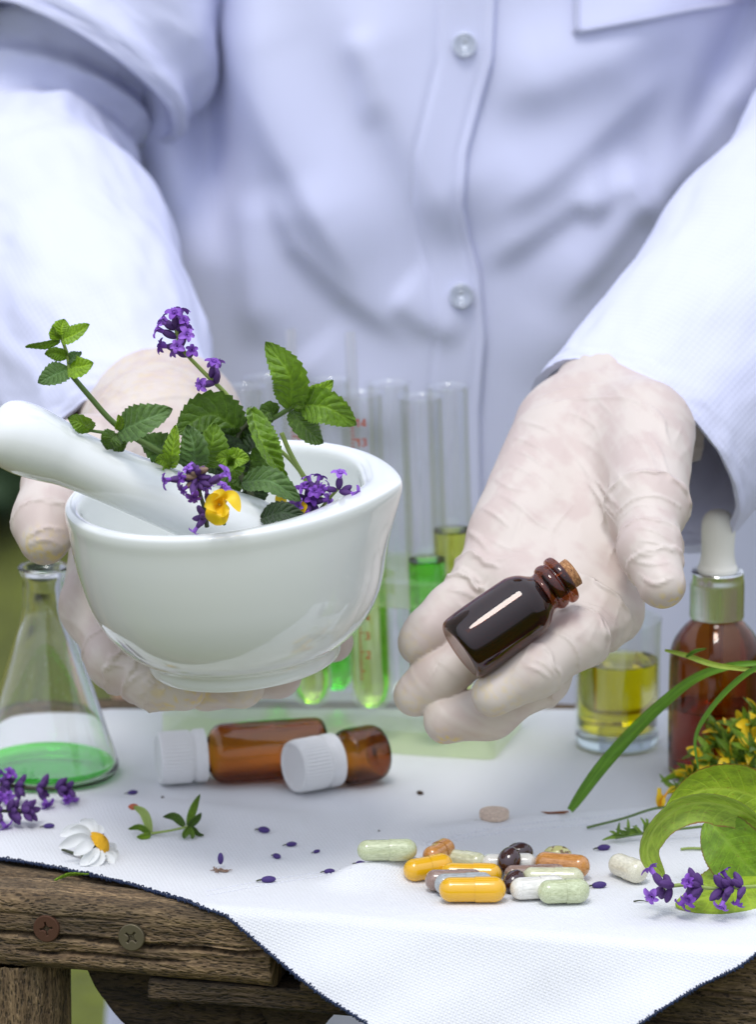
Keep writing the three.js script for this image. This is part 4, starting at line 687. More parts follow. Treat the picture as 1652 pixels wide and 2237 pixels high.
// lavender florets: a ribbed calyx and a small lobed flower; built once in a few variants
const floretGeo = [0, 1, 2].map((k) => {
  const cal = grid(18, 10, (u, v) => { const a = u * 2 * PI, r = 0.00115 * Math.pow(Math.max(0, Math.sin(PI * (0.08 + 0.92 * v))), 0.6) * (1 + 0.10 * Math.cos(a * 6)); return V(Math.cos(a) * r, v * 0.0052, Math.sin(a) * r); });
  const lobes = []; const n = 5; for (let i = 0; i < n; i++) { const a = i / n * 2 * PI + k, big = i < 2 ? 1.35 : 1; const g = grid(6, 6, (u, v) => { const x = (u * 2 - 1) * 0.00085 * big * Math.sqrt(Math.sin(PI * (0.12 + 0.83 * v))), y = v * 0.0022 * big; return V(x, 0.0062 + 0.0007 * Math.sin(v * 2.6) - y * 0.15 + 0.0002 * Math.cos(u * 6), 0.0003 + y); }); g.rotateY(a); lobes.push(g); }
  lobes.push(new THREE.CylinderGeometry(0.0009, 0.00065, 0.0030, 10, 1, true).translate(0, 0.0052, 0));
  return { cal: weldNormals(cal), flower: merge(lobes) };
});
function floret(parent, p, dir, s = 1, open = true, dead = false) {
  const k = Math.floor(rnd() * 3), q = along(dir), c = part('calyx', floretGeo[k].cal, dead ? M.wither : M.calyx, parent); c.position.copy(p); c.quaternion.copy(q); c.rotateY(rr(0, 6)); c.scale.setScalar(s);
  if (open) { const f = part('floret', floretGeo[k].flower, rnd() < 0.5 ? M.purple : M.purple2, parent); f.position.copy(p); f.quaternion.copy(q); f.rotateY(rr(0, 6)); f.scale.setScalar(s); }
}
function whorl(parent, p, axis, n, s, spread = 0.9, openness = 0.7, dead = 0) { const b = V().crossVectors(axis, V(0.3, 0.2, 1)).normalize(), c = V().crossVectors(axis, b).normalize(), a0 = rr(0, 6); for (let i = 0; i < n; i++) { const a = a0 + i / n * 2 * PI, d = b.clone().multiplyScalar(Math.cos(a)).addScaledVector(c, Math.sin(a)).multiplyScalar(spread).addScaledVector(axis, rr(0.4, 0.9)).normalize(); floret(parent, p.clone().addScaledVector(d, 0.0004).addScaledVector(axis, rr(-0.001, 0.001)), d, s * rr(0.85, 1.15), rnd() < openness, rnd() < dead); } }

// ---- in the mortar
{
  const g = thing('mint_sprig', 'long mint sprig leaning out of the mortar over the pestle, small leaves at its tip', 'mint sprig');
  stem(g, [[500, 1120, -0.005], [430, 1028, 0.000], [335, 980, 0.006], [250, 925, 0.010], [195, 865, 0.012], [150, 812, 0.012]], 0.0013, 0.0009, M.stem); stem(g, [[152, 815, 0.012], [148, 780, 0.012], [133, 735, 0.012]], 0.0008, 0.0005, M.stemPale); stem(g, [[250, 945, 0.01], [225, 944, 0.01], [195, 940, 0.01]], 0.0007, 0.0005, M.stem);
  leaf(g, [[134, 742, 0.012], [165, 728, 0.016], [196, 708, 0.018]], 0.0034, M.bright, { roll: 0.5, teeth: 7 }); leaf(g, [[130, 745, 0.012], [100, 752, 0.014], [55, 756, 0.012]], 0.0020, M.mid, { roll: 0.9, teeth: 7 });
  leaf(g, [[133, 740, 0.012], [134, 718, 0.012], [140, 697, 0.010]], 0.0036, M.bright, { roll: -0.2, teeth: 6 }); leaf(g, [[131, 742, 0.012], [118, 730, 0.014], [116, 712, 0.014]], 0.0020, M.bright, { roll: 0.3, teeth: 5 });
  leaf(g, [[150, 800, 0.012], [178, 800, 0.018], [204, 792, 0.018]], 0.0042, M.bright, { roll: 0.2, teeth: 7 }); leaf(g, [[148, 805, 0.012], [118, 818, 0.017], [82, 836, 0.018]], 0.0042, M.blue, { roll: -0.2, teeth: 8 });
  leaf(g, [[146, 780, 0.012], [122, 772, 0.014], [98, 772, 0.012]], 0.0026, M.mid, { roll: 0.4, teeth: 6 }); leaf(g, [[148, 790, 0.012], [160, 778, 0.014], [178, 770, 0.012]], 0.0022, M.blue, { roll: 0.6, teeth: 6 });
  leaf(g, [[258, 942, 0.012], [310, 918, 0.020], [377, 893, 0.018]], 0.0062, M.blue, { roll: 0.25, teeth: 10 }); leaf(g, [[252, 948, 0.010], [243, 960, 0.014], [232, 980, 0.012]], 0.0040, M.dark, { roll: 0.2, teeth: 6 });
  leaf(g, [[198, 940, 0.010], [178, 925, 0.014], [148, 912, 0.012]], 0.0036, M.mid, { roll: 0.4, teeth: 7 }); leaf(g, [[262, 948, 0.010], [258, 965, 0.012], [268, 985, 0.010]], 0.0034, M.dark, { roll: 0.1, teeth: 6 }); leaf(g, [[255, 938, 0.012], [262, 920, 0.014], [258, 905, 0.014]], 0.0016, M.bright, { roll: 0.1, teeth: 4 });
  finish(g);
}
{
  const g = thing('lavender_flower', 'tall lavender stalk with a purple flower spike rising from the middle of the mortar', 'lavender');
  const pts = [[640, 1090, -0.02], [588, 1010, -0.022], [535, 922, -0.022], [495, 862, -0.02], [440, 808, -0.018], [392, 752, -0.016], [384, 715, -0.016]].map((p) => P(...p)); stem(g, pts, 0.0011, 0.0006, M.stemPale);
  const c = curve(pts); for (const [u, n, s, op] of [[0.66, 4, 1.1, 0.5], [0.69, 1, 1.0, 0.6], [0.85, 2, 1.0, 0.6], [0.89, 3, 1.0, 0.7], [0.94, 3, 1.05, 0.9], [0.975, 3, 1.0, 0.9], [1, 3, 0.95, 0.9]]) whorl(g, c.getPointAt(u), c.getTangentAt(u), n, s, u > 0.98 ? 0.5 : 1.0, op);
  finish(g);
}
{
  const g = thing('mint_sprig', 'mint sprig at the right of the mortar with one pointed leaf upright', 'mint sprig');
  stem(g, [[540, 985, -0.025], [585, 922, -0.022], [612, 905, -0.02], [645, 886, -0.018], [668, 882, -0.018]], 0.0011, 0.0008, M.stem);
  leaf(g, [[634, 892, -0.018], [632, 820, -0.010], [580, 746, -0.014]], 0.0066, M.mid, { roll: 0.15, teeth: 14, cup: 0.3 }); leaf(g, [[655, 884, -0.018], [715, 890, -0.008], [779, 928, -0.010]], 0.0064, M.mid, { roll: -0.1, teeth: 13 });
  leaf(g, [[660, 880, -0.018], [680, 862, -0.016], [700, 838, -0.016]], 0.0030, M.bright, { roll: 0.3, teeth: 8 }); leaf(g, [[662, 880, -0.018], [695, 862, -0.014], [728, 830, -0.016]], 0.0036, M.bright, { roll: -0.2, teeth: 8 });
  leaf(g, [[640, 895, -0.02], [660, 925, -0.016], [705, 968, -0.022]], 0.0050, M.dark, { roll: 0.4, teeth: 10 }); leaf(g, [[604, 905, -0.022], [585, 900, -0.018], [568, 922, -0.016]], 0.0038, M.dark, { roll: 0.2, teeth: 7 }); leaf(g, [[640, 890, -0.018], [650, 880, -0.016], [662, 893, -0.014]], 0.0028, M.mid, { roll: 0, teeth: 5 });
  finish(g);
}
{
  const g = thing('mint_sprig', 'bushy mint sprig in the middle of the mortar with broad and crinkled leaves', 'mint sprig');
  stem(g, [[560, 1140, -0.012], [552, 1090, -0.014], [520, 1020, -0.016], [520, 950, -0.02], [545, 920, -0.02]], 0.0012, 0.0009, M.stemDark); stem(g, [[700, 1090, -0.03], [660, 1035, -0.024], [632, 985, -0.02], [615, 945, -0.02]], 0.0010, 0.0008, M.stemPale); stem(g, [[690, 1080, -0.034], [640, 1010, -0.03], [590, 965, -0.028]], 0.0008, 0.0007, M.stemPale);
  leaf(g, [[528, 945, -0.02], [460, 905, -0.018], [384, 945, -0.016]], 0.0088, M.dark, { roll: 0.1, teeth: 14 }); leaf(g, [[535, 960, -0.022], [480, 958, -0.018], [435, 945, -0.016]], 0.0058, M.dark, { roll: 0.6, teeth: 11 });
  leaf(g, [[372, 985, -0.004], [345, 975, 0.004], [306, 955, 0.004]], 0.0062, M.blue, { roll: 0.1, teeth: 9 }); leaf(g, [[420, 1030, 0.004], [424, 980, 0.008], [410, 928, 0.004]], 0.0054, M.blue, { roll: 0.1, teeth: 9, quilt: 0.0011 });
  leaf(g, [[440, 1015, -0.002], [462, 975, 0.004], [468, 922, 0.002]], 0.0064, M.mid, { roll: -0.3, teeth: 10 }); leaf(g, [[372, 1020, 0.004], [376, 985, 0.008], [384, 928, 0.006]], 0.0036, M.bright, { roll: 0.5, teeth: 8 }); leaf(g, [[372, 1020, 0.004], [352, 1005, 0.008], [338, 1008, 0.008]], 0.0030, M.bright, { roll: 0.2, teeth: 6 });
  leaf(g, [[505, 1010, 0.0], [520, 1000, 0.006], [546, 1003, 0.006]], 0.0040, M.bright, { roll: 0.2, teeth: 7 }); leaf(g, [[505, 1010, 0.0], [490, 1000, 0.006], [470, 1003, 0.006]], 0.0036, M.bright, { roll: 0.3, teeth: 7 }); leaf(g, [[505, 1012, 0.0], [512, 1025, 0.006], [515, 1045, 0.004]], 0.0040, M.mid, { roll: 0.2, teeth: 7 }); leaf(g, [[505, 1008, 0.0], [500, 995, 0.004], [510, 980, 0.002]], 0.0030, M.bright, { roll: 0.1, teeth: 6 });
  leaf(g, [[548, 892, -0.012], [575, 965, -0.002], [622, 1046, -0.006]], 0.0058, M.mid, { roll: 0.75, teeth: 14, quilt: 0.0016, cup: 0.5 }); leaf(g, [[530, 1052, -0.002], [590, 1050, 0.006], [658, 1094, 0.004]], 0.0052, M.blue, { roll: 0.45, teeth: 12 }); leaf(g, [[570, 1132, 0.006], [615, 1118, 0.012], [672, 1130, 0.01]], 0.0042, M.deep, { roll: 0.5, teeth: 10 });
  for (const [a, b] of [[[560, 1080], [500, 1050]], [[540, 1060], [560, 1110]], [[470, 1040], [520, 1080]], [[600, 1000], [560, 1060]], [[430, 1000], [480, 1035]], [[470, 990], [540, 1030]], [[520, 960], [600, 975]]]) leaf(g, L2(a, b, -0.022, -0.018, 0.004), 0.0066, rnd() < 0.5 ? M.deep : M.dark, { roll: rr(-0.4, 0.6), teeth: 10 });
  finish(g);
}
{
  const g = thing('lavender_flower', 'half withered lavender head hanging over the lower end of the pestle', 'lavender');
  const pts = [[452, 1150, 0.028], [446, 1110, 0.03], [436, 1075, 0.03], [428, 1028, 0.03]].map((p) => P(...p)); stem(g, pts, 0.0008, 0.0006, M.stemDark);
  const c = curve(pts); whorl(g, c.getPointAt(0.94), V(0, 1, 0.1), 9, 0.9, 1.0, 0.12, 0.65); whorl(g, c.getPointAt(0.84), V(0.05, 0.2, 0.6).normalize(), 9, 0.95, 1.3, 0.35, 0.1); whorl(g, c.getPointAt(0.9), V(0.1, 0.1, 1).normalize(), 6, 0.8, 1.2, 0.2, 0.2);
  floret(g, P(455, 1055, 0.032), V(0.9, 0.55, 0.3), 1.15); floret(g, P(402, 1045, 0.032), V(-1, -0.02, 0.3), 1.05); floret(g, P(420, 1058, 0.034), V(0.1, -0.5, 0.8), 1.0);
  whorl(g, c.getPointAt(0.18), V(-0.8, 0.15, 0.5).normalize(), 6, 0.95, 0.9, 0.6); floret(g, P(462, 1098, 0.028), V(0.5, 0.7, 0.2), 1.15); floret(g, P(455, 1100, 0.028), V(-0.1, 0.9, 0.2), 0.9);
  finish(g);
}
function petalFlower(g, list, mat) { for (const [pts, w, o] of list) leaf(g, pts, w, mat, { teeth: 0, quilt: 0, shape: 1.15, cup: 0.35, ...o }, 'petal'); }
{
  const g = thing('yellow_flower', 'bright yellow flower resting on the front rim of the mortar', 'flower');
  petalFlower(g, [[[[478, 1102, 0.036], [474, 1125, 0.042], [468, 1146, 0.040]], 0.0038, {}], [[[478, 1102, 0.036], [460, 1100, 0.044], [446, 1106, 0.046]], 0.0034, { roll: 0.2 }], [[[480, 1100, 0.036], [505, 1085, 0.042], [524, 1118, 0.044]], 0.0022, { roll: 0.3 }], [[[478, 1100, 0.036], [478, 1085, 0.040], [468, 1072, 0.038]], 0.0028, {}], [[[480, 1102, 0.036], [492, 1112, 0.043], [502, 1112, 0.043]], 0.0030, {}]], M.yellow);
  stem(g, [[478, 1102, 0.035], [486, 1122, 0.033], [490, 1145, 0.030]], 0.0008, 0.0006, M.stem, 'stem'); finish(g);
}
{
  const g = thing('lavender_flower', 'small lavender head with violet florets at the right inside wall of the mortar', 'lavender');
  const pts = [[660, 1125, -0.006], [672, 1105, -0.004], [688, 1078, -0.002]].map((p) => P(...p)); stem(g, pts, 0.0008, 0.0006, M.stem); const c = curve(pts); whorl(g, c.getPointAt(0.95), V(0.2, 0.9, 0.3).normalize(), 6, 1.0, 0.8, 0.9); whorl(g, c.getPointAt(0.6), V(0.1, 0.4, 0.8).normalize(), 7, 1.0, 1.0, 0.7); whorl(g, c.getPointAt(0.3), V(0.1, -0.2, 0.9).normalize(), 5, 0.9, 1.0, 0.5); finish(g);
}
{
  const g = thing('lavender_flower', 'lavender tip with three florets at the mortar rim nearest the pouring lip', 'lavender');
  const pts = [[700, 1112, -0.004], [720, 1088, 0.0], [740, 1066, 0.002]].map((p) => P(...p)); stem(g, pts, 0.0006, 0.0005, M.stemPale); floret(g, P(740, 1068, 0.002), V(0.1, 1, 0.3), 1.0); floret(g, P(742, 1072, 0.003), V(0.9, -0.1, 0.5), 1.05); floret(g, P(735, 1070, 0.002), V(-0.8, 0.2, 0.5), 0.9, true); floret(g, P(745, 1075, 0.003), V(0.7, 0.5, 0.3), 0.95, false); finish(g);
}
for (const [px, py, a, b, label] of [[655, 1112, 0.0026, 0.4, 'small orange yellow petal lying inside the mortar beside the lavender'], [618, 1095, 0.002, 1.3, 'thin yellow petal standing inside the mortar below the grey green leaf']]) { const g = thing('loose_petal', label, 'petal'); petalFlower(g, [[L2([px - 8, py + 12], [px + Math.cos(b) * 18, py - Math.sin(b) * 22], 0.0, 0.003, 0.001), a, {}]], M.yellow); finish(g); }

// ---- on the cloth
const onCloth = (px, py, h = 0) => { const p = Y(px, py, T); p.y = T + wrinkle(p) + 0.0006 + h; return p; };
const budGeo = lathe(roundProfile([[0, 0], [0.5, 0.25], [0.95, 1.2], [1.05, 2.4], [0.8, 3.5], [0.35, 4.2], [0, 4.3]], 24).map(([r, y]) => [r / 1000, y / 1000]), 12);
for (const [px, py, a, s, label] of [[107, 1815, 0.1, 0.95, 'purple lavender bud on the cloth left of the daisy, below the lavender bunch'], [215, 1835, 0.3, 0.95, 'purple lavender bud just above the daisy'], [290, 1747, 0.2, 0.9, 'dark lavender bud between the flask and the white cap'], [577, 1827, -0.6, 1.15, 'reddish purple lavender bud, largest of the loose ones, in the middle of the cloth'], [637, 1856, 0.1, 0.9, 'purple lavender bud nearest below the second white capped bottle'], [605, 1882, -0.9, 0.95, 'round purple lavender bud with a tiny stalk, middle of the scattered group'], [692, 1871, 0.6, 0.65, 'smallest purple lavender bud, right of the scattered group'], [587, 1935, 0.02, 1.2, 'flat lying purple bud nearest the stitched front edge'], [720, 1917, 0.05, 0.9, 'half hidden purple bud at the fold of the cloth'], [789, 1897, -0.4, 0.9, 'purple bud touching the leftmost green capsule'], [1320, 1865, 0.1, 1.1, 'purple lavender bud left of the single cream capsule'], [1310, 1947, 0.1, 1.2, 'dark crumpled lavender bud right of the front sage capsule']]) {
  const g = thing('lavender_bud', label, 'lavender bud', 'loose lavender buds scattered on the cloth'), m = part('bud', budGeo, M.bud, g), d = V(Math.cos(a), 0.06, -Math.sin(a)); m.scale.setScalar(s); m.quaternion.copy(along(d)); m.position.copy(onCloth(px, py, 0.0009 * s)).addScaledVector(d, -0.0022 * s);
  const k = part('stalk', tube([V(0, 0.0002, 0), V(0, -0.0008, 0.0002), V(0.0003, -0.0014, 0.0002)], 0.0003, 0.0002, 5, 5), M.stemDark, g); k.quaternion.copy(m.quaternion); k.position.copy(m.position); k.scale.setScalar(s); finish(g);
}
{ const g = thing('lavender_bud', 'lavender bud standing upright on its dry husk', 'lavender bud'), m = part('bud', budGeo, M.bud, g); m.position.copy(onCloth(482, 1905, 0.0016)); m.scale.setScalar(1.0); const h = []; for (let i = 0; i < 16; i++) { const p = onCloth(rr(468, 502), rr(1908, 1914), 0.0004), a = rr(0, 6); h.push(tube([p, p.clone().add(V(Math.cos(a) * 0.0012, rr(0, 0.0005), Math.sin(a) * 0.0012)), p.clone().add(V(Math.cos(a + 0.4) * 0.0022, 0.0001, Math.sin(a + 0.4) * 0.0022))], 0.0003, 0.0001, 4, 5)); } part('husk', merge(h), M.wither, g); finish(g); }
for (const [px, py, s, label] of [[918, 1742, 1.0, 'brown seed on the cloth below the gap of the bottles and the glove'], [828, 1822, 0.35, 'tiny brown speck on the cloth left of the tablet'], [355, 1758, 0.5, 'tiny grey seed above the leafy weed tip']]) { const g = part('seed', new THREE.SphereGeometry(0.0011 * s, 14, 10).scale(1, 0.7, 1.5), std({ color: col(0.06, 0.035, 0.02), roughness: 0.8 })); g.position.copy(onCloth(px, py, 0.0006 * s)); g.rotation.y = 0.6; tag(g, label, 'seed'); }
{ const g = thing('grass_scrap', 'thin dry dark scrap of grass on the cloth right of the capsules', 'plant scrap'); stem(g, [onCloth(1385, 1978, 0.0003), onCloth(1400, 1979, 0.0008), onCloth(1422, 1980, 0.0003)], 0.0003, 0.0001, M.stemDark); finish(g); }
{ // daisy lying on its side
  const g = thing('daisy', 'daisy with yellow centre and white petals lying near the cloth edge', 'daisy');
  const c = onCloth(218, 1882, 0.0058), n = V(0.70, 0.64, 0.14).normalize(), q = along(n), R = 0.0047;
  const dome = grid(48, 16, (u, v) => { const a = u * 2 * PI, r = R * (1 - v), y = 0.0028 * (1 - Math.pow(1 - v, 2)) + 0.00018 * Math.sin(a * 21 + r * 5000) * Math.sin(r * 6200); return V(Math.cos(a) * r, y, Math.sin(a) * r); });
  const m = part('disc', weldNormals(dome), M.orange, g); m.material = std({ color: col(0.78, 0.42, 0.012), roughness: 0.85, bumpMap: tex(64, 64, (u, v) => [hash(Math.floor(u * 40), Math.floor(v * 40))], false), bumpScale: 0.0003 }); m.quaternion.copy(q); m.position.copy(c);
  for (let i = 0; i < 15; i++) { const a = i / 15 * 2 * PI + rr(-0.1, 0.1), L = rr(0.0085, 0.0115), dr = rr(0.2, 0.9); const pt = (k, y) => V(Math.cos(a) * (R * 0.85 + k), y, Math.sin(a) * (R * 0.85 + k)).applyQuaternion(q).add(c); const fl = (p) => { p.y = Math.max(p.y, T + wrinkle(p) + 0.0012); return p; }; leaf(g, [pt(0, 0), fl(pt(L * 0.42, 0.0002 - dr * 0.0022)), fl(pt(L * 0.75, -dr * 0.0110))], 0.0021, M.petal, { teeth: 0, quilt: 0, shape: 1.25, roll: rr(-0.3, 0.3), cup: 0.4 }, 'petal'); }
  leaf(g, [onCloth(178, 1888, 0.001), onCloth(200, 1893, 0.003), onCloth(232, 1890, 0.0022)], 0.0015, M.blue, { teeth: 0 }); stem(g, [c.clone().addScaledVector(n, -0.0005), onCloth(185, 1885, 0.0022), onCloth(136, 1868, 0.0009)], 0.0007, 0.0005, M.stemDark); finish(g);
}
{
  const g = thing('leafy_weed_tip', 'small green weed tip with a reddish bud lying on the cloth', 'plant scrap');
  stem(g, [onCloth(330, 1833, 0.0012), onCloth(370, 1832, 0.002), onCloth(415, 1828, 0.003)], 0.0005, 0.0004, M.stemPale);
  leaf(g, [onCloth(330, 1832, 0.001), onCloth(315, 1818, 0.006), onCloth(290, 1806, 0.0065)], 0.0016, M.stemPale, { teeth: 0 }); leaf(g, [onCloth(328, 1833, 0.001), onCloth(305, 1830, 0.003), onCloth(280, 1829, 0.002)], 0.0011, M.mid, { teeth: 0 }); leaf(g, [onCloth(328, 1834, 0.001), onCloth(318, 1838, 0.001), onCloth(298, 1840, 0.001)], 0.0012, M.bright, { teeth: 0 });
  part('bud', new THREE.SphereGeometry(0.0013, 12, 8).scale(1.5, 0.9, 0.9), std({ color: col(0.45, 0.10, 0.04) }), g).position.copy(onCloth(292, 1806, 0.0062));
  leaf(g, [onCloth(404, 1828, 0.003), onCloth(382, 1822, 0.0055), onCloth(357, 1818, 0.0048)], 0.0015, M.dark, { teeth: 0 }); leaf(g, [onCloth(410, 1828, 0.003), onCloth(425, 1816, 0.008), onCloth(437, 1808, 0.0105)], 0.0014, M.mid, { teeth: 0 }); leaf(g, [onCloth(412, 1829, 0.003), onCloth(432, 1828, 0.006), onCloth(440, 1826, 0.0075)], 0.0013, M.dark, { teeth: 0 }); leaf(g, [onCloth(412, 1830, 0.003), onCloth(404, 1836, 0.001), onCloth(402, 1843, 0.0008)], 0.0011, M.mid, { teeth: 0 }); leaf(g, [onCloth(415, 1830, 0.003), onCloth(420, 1838, 0.001), onCloth(418, 1843, 0.0008)], 0.0010, M.mid, { teeth: 0 }); leaf(g, [onCloth(418, 1829, 0.003), onCloth(435, 1834, 0.001), onCloth(446, 1836, 0.001)], 0.0009, M.dark, { teeth: 0 }); finish(g);
}
function lyingLavender(label, pts, list, sp = 1) { const g = thing('lavender_spike', label, 'lavender'); const q = pts.map(([a, b, h]) => onCloth(a, b, h)); stem(g, q, 0.0008, 0.0006, M.stemDark); const c = curve(q); for (const [u, n, s] of list) whorl(g, c.getPointAt(u), c.getTangentAt(u), n, s * 1.05, sp, 0.2); finish(g); }
lyingLavender('dark purple lavender spike beside the flask base, pointing right to the white capped bottles', [[-120, 1760, 0.008], [-20, 1764, 0.008], [70, 1768, 0.007], [145, 1770, 0.0055]], [[0.2, 8, 1.0], [0.36, 8, 1.0], [0.48, 8, 1.0], [0.60, 7, 1.0], [0.78, 7, 0.95], [0.93, 7, 0.95], [1, 4, 0.9]]);
lyingLavender('dark purple lavender spike at the left edge, in front of the longer spike', [[-130, 1812, 0.006], [-30, 1812, 0.006], [60, 1812, 0.006]], [[0.25, 8, 1.0], [0.45, 8, 1.0], [0.6, 8, 1.0], [0.8, 8, 1.0], [0.95, 7, 0.95], [1, 4, 0.9]]);
// ---- capsules
const speck = (b, a, dark) => tex(128, 128, (u, v) => { const n = 0.5 + fbm(u * 22, v * 22, b * 7, 3), s = fbm(u * 50, v * 50, b, 2) > 0.3 ? dark : 0; return [clamp(a[0] + 0.12 * (n - 0.5) - s), clamp(a[1] + 0.12 * (n - 0.5) - s), clamp(a[2] + 0.12 * (n - 0.5) - s)]; });
const pill = (t, o = {}) => std({ map: t, roughness: 0.22, clearcoat: 0.8, clearcoatRoughness: 0.08, ...o }), plain = (c, o = {}) => std({ color: col(...c), roughness: 0.2, clearcoat: 0.8, clearcoatRoughness: 0.06, ...o });
const PM = { yellow: plain([0.78, 0.42, 0.003]), sage: pill(speck(1, [0.75, 0.78, 0.62], 0.08)), cream: pill(speck(2, [0.87, 0.85, 0.76], 0.03)), taupe: pill(speck(3, [0.58, 0.48, 0.43], 0.08)), greyblue: pill(speck(4, [0.66, 0.68, 0.68], 0.05)), brown: pill(speck(5, [0.77, 0.53, 0.26], 0.10)), pale: pill(speck(6, [0.80, 0.80, 0.66], 0.06)), white: pill(speck(7, [0.88, 0.87, 0.83], 0.02)) };
const half = (r, l, sgn) => { const p = []; for (let i = 0; i <= 10; i++) { const a = i / 10 * PI / 2; p.push([r * Math.cos(a), l + r * 0.96 * Math.sin(a)]); } p.unshift([r, 0]); p.unshift([r - 0.12, -0.02]); const g = lathe(p.map(([x, y]) => [x / 1000, y / 1000]), 36); if (sgn < 0) g.rotateX(PI); return g; };
function capsule(label, px, py, ang, mat, L = 22.6, r = 4.1, tilt = 0, lift = 0) { // px, py: the middle where it touches the cloth plus its radius
  const g = thing('capsule', label, 'capsule', 'supplement capsules piled on the cloth');
  const d = V(Math.cos(ang), tilt, -Math.sin(ang)).normalize(), q = along(d), h = (r + lift) / 1000, base = Y(px, py, T + 0.0006 + 0.0006 + h); base.y = T + wrinkle(base) + 0.0007 + h;
  const a = part('cap', half(r, L * 0.46 - r, 1), mat, g), b = part('body', half(r - 0.24, L * 0.54 - r, -1).translate(0, 0, 0), mat, g); for (const m of [a, b]) { m.quaternion.copy(q); m.position.copy(base).addScaledVector(d, -L * 0.00004); m.rotateY(rr(0, 6)); } finish(g);
}
capsule('glossy yellow capsule at the very front of the pile', 1044, 1944, 0.02, PM.yellow, 23.6, 4.5);
capsule('pale sage green capsule at the front right of the pile', 1241, 1947, 0.14, PM.sage, 18.6, 4.35);
capsule('white capsule just behind the front sage capsule', 1186, 1940, 0.14, PM.white, 20.2, 4.1);
capsule('blue grey capsule half hidden behind the front yellow capsule', 1024, 1931, 0.06, PM.greyblue, 21, 3.9);
capsule('taupe brown capsule behind the blue grey one', 1003, 1923, -0.02, PM.taupe, 21, 4.0);
capsule('yellow capsule lying in the middle of the pile, only its top showing', 1040, 1909, -0.08, PM.yellow, 22, 4.0);
capsule('yellow capsule at the left of the pile, tipped up on the cloth fold', 944, 1897, 0.32, PM.yellow, 18.5, 4.2, 0.08);
capsule('sage green capsule at the far left, half behind the cloth fold', 856, 1893, 0.06, PM.sage, 21.5, 3.9);
capsule('small light brown capsule end behind the left yellow capsule', 962, 1876, 1.1, PM.brown, 17, 3.8);
capsule('pale cream and green capsule at the back left of the pile', 1020, 1880, -0.5, PM.pale, 18, 3.6);
capsule('white capsule at the back of the pile behind the dark softgel', 1122, 1886, 0.0, PM.white, 20, 3.6);
capsule('speckled orange brown capsule at the right rear of the pile', 1238, 1889, -0.36, PM.brown, 20.5, 4.1, 0, 0.8);
capsule('long taupe capsule between the dark softgel and the sage capsules', 1180, 1908, 0.05, PM.taupe, 22, 3.3);
capsule('pale green capsule lying behind the two front right capsules', 1219, 1919, -0.06, PM.pale, 22, 3.9);
capsule('single cream white capsule lying apart, right of the pile', 1378, 1898, -0.95, PM.cream, 17.8, 4.2);
const softgel = (label, px, py, ang, tilt, L, r, lift) => { const g = thing('softgel', label, 'softgel', 'dark oval softgels among the capsules'), d = V(Math.cos(ang), tilt, -Math.sin(ang)).normalize(), s = new THREE.SphereGeometry(1, 36, 24).scale(r / 1000, L / 2000, r / 1000); const seam = new THREE.TorusGeometry(r / 1000, 0.00012, 6, 48); const h = (r + lift) / 1000, p = Y(px, py, T + 0.001 + h); const mt = std({ color: col(0.05, 0.012, 0.012), roughness: 0.08, clearcoat: 1, transmission: 0.25, thickness: 0 }); for (const [n, q] of [['shell', s], ['seam', seam.scale(0.985, L / 2 / r * 0.985, 1)]]) { const m = part(n, q, mt, g); m.position.copy(p); m.quaternion.copy(along(d)); } finish(g); };
softgel('dark red brown softgel standing tilted in the middle of the pile', 1113, 1880, 1.2, 1.0, 10.5, 4.1, 2.2);
softgel('dark red brown softgel lying at the back of the pile', 1135, 1863, 0.0, 0.1, 9.8, 3.9, 0.5);
softgel('dark softgel squeezed between the front yellow and the white capsule', 1124, 1925, 0.9, 0.5, 9.5, 3.7, 0.3);
{ const g = thing('softgel', 'pale yellow green softgel with brown patch at the back right of the pile', 'softgel'), m = part('shell', new THREE.SphereGeometry(1, 36, 24).scale(0.0036, 0.0052, 0.0036), pill(tex(128, 128, (u, v) => { const k = smooth(0.05, 0.25, fbm(u * 5, v * 5, 3, 3)); return [lerp(0.80, 0.45, k), lerp(0.79, 0.33, k), lerp(0.52, 0.14, k)]; })), g); m.position.copy(Y(1218, 1868, T + 0.004)); m.quaternion.copy(along(V(1, 0, 0.05))); finish(g); }
{ const g = part('tablet', lathe(roundProfile([[0, 0], [4.6, 0], [5.2, 0.3], [5.4, 0.8], [5.4, 2.6], [5.2, 3.1], [4.6, 3.4], [0, 3.5]], 50).map(([r, y]) => [r / 1000, y / 1000]), 48), std({ map: tex(128, 128, (u, v) => { const n = fbm(u * 26, v * 26, 3, 3), d = fbm(u * 45, v * 45, 8, 2) > 0.22 ? 0.78 : 1; return [(0.88 + 0.14 * n) * d, (0.79 + 0.16 * n) * d, (0.71 + 0.16 * n) * d]; }), roughness: 0.9, bumpMap: mRust.bumpMap, bumpScale: 0.0003 })); g.position.copy(onCloth(1080, 1807, 0)); tag(g, 'round speckled beige tablet lying behind the capsule pile', 'tablet'); }

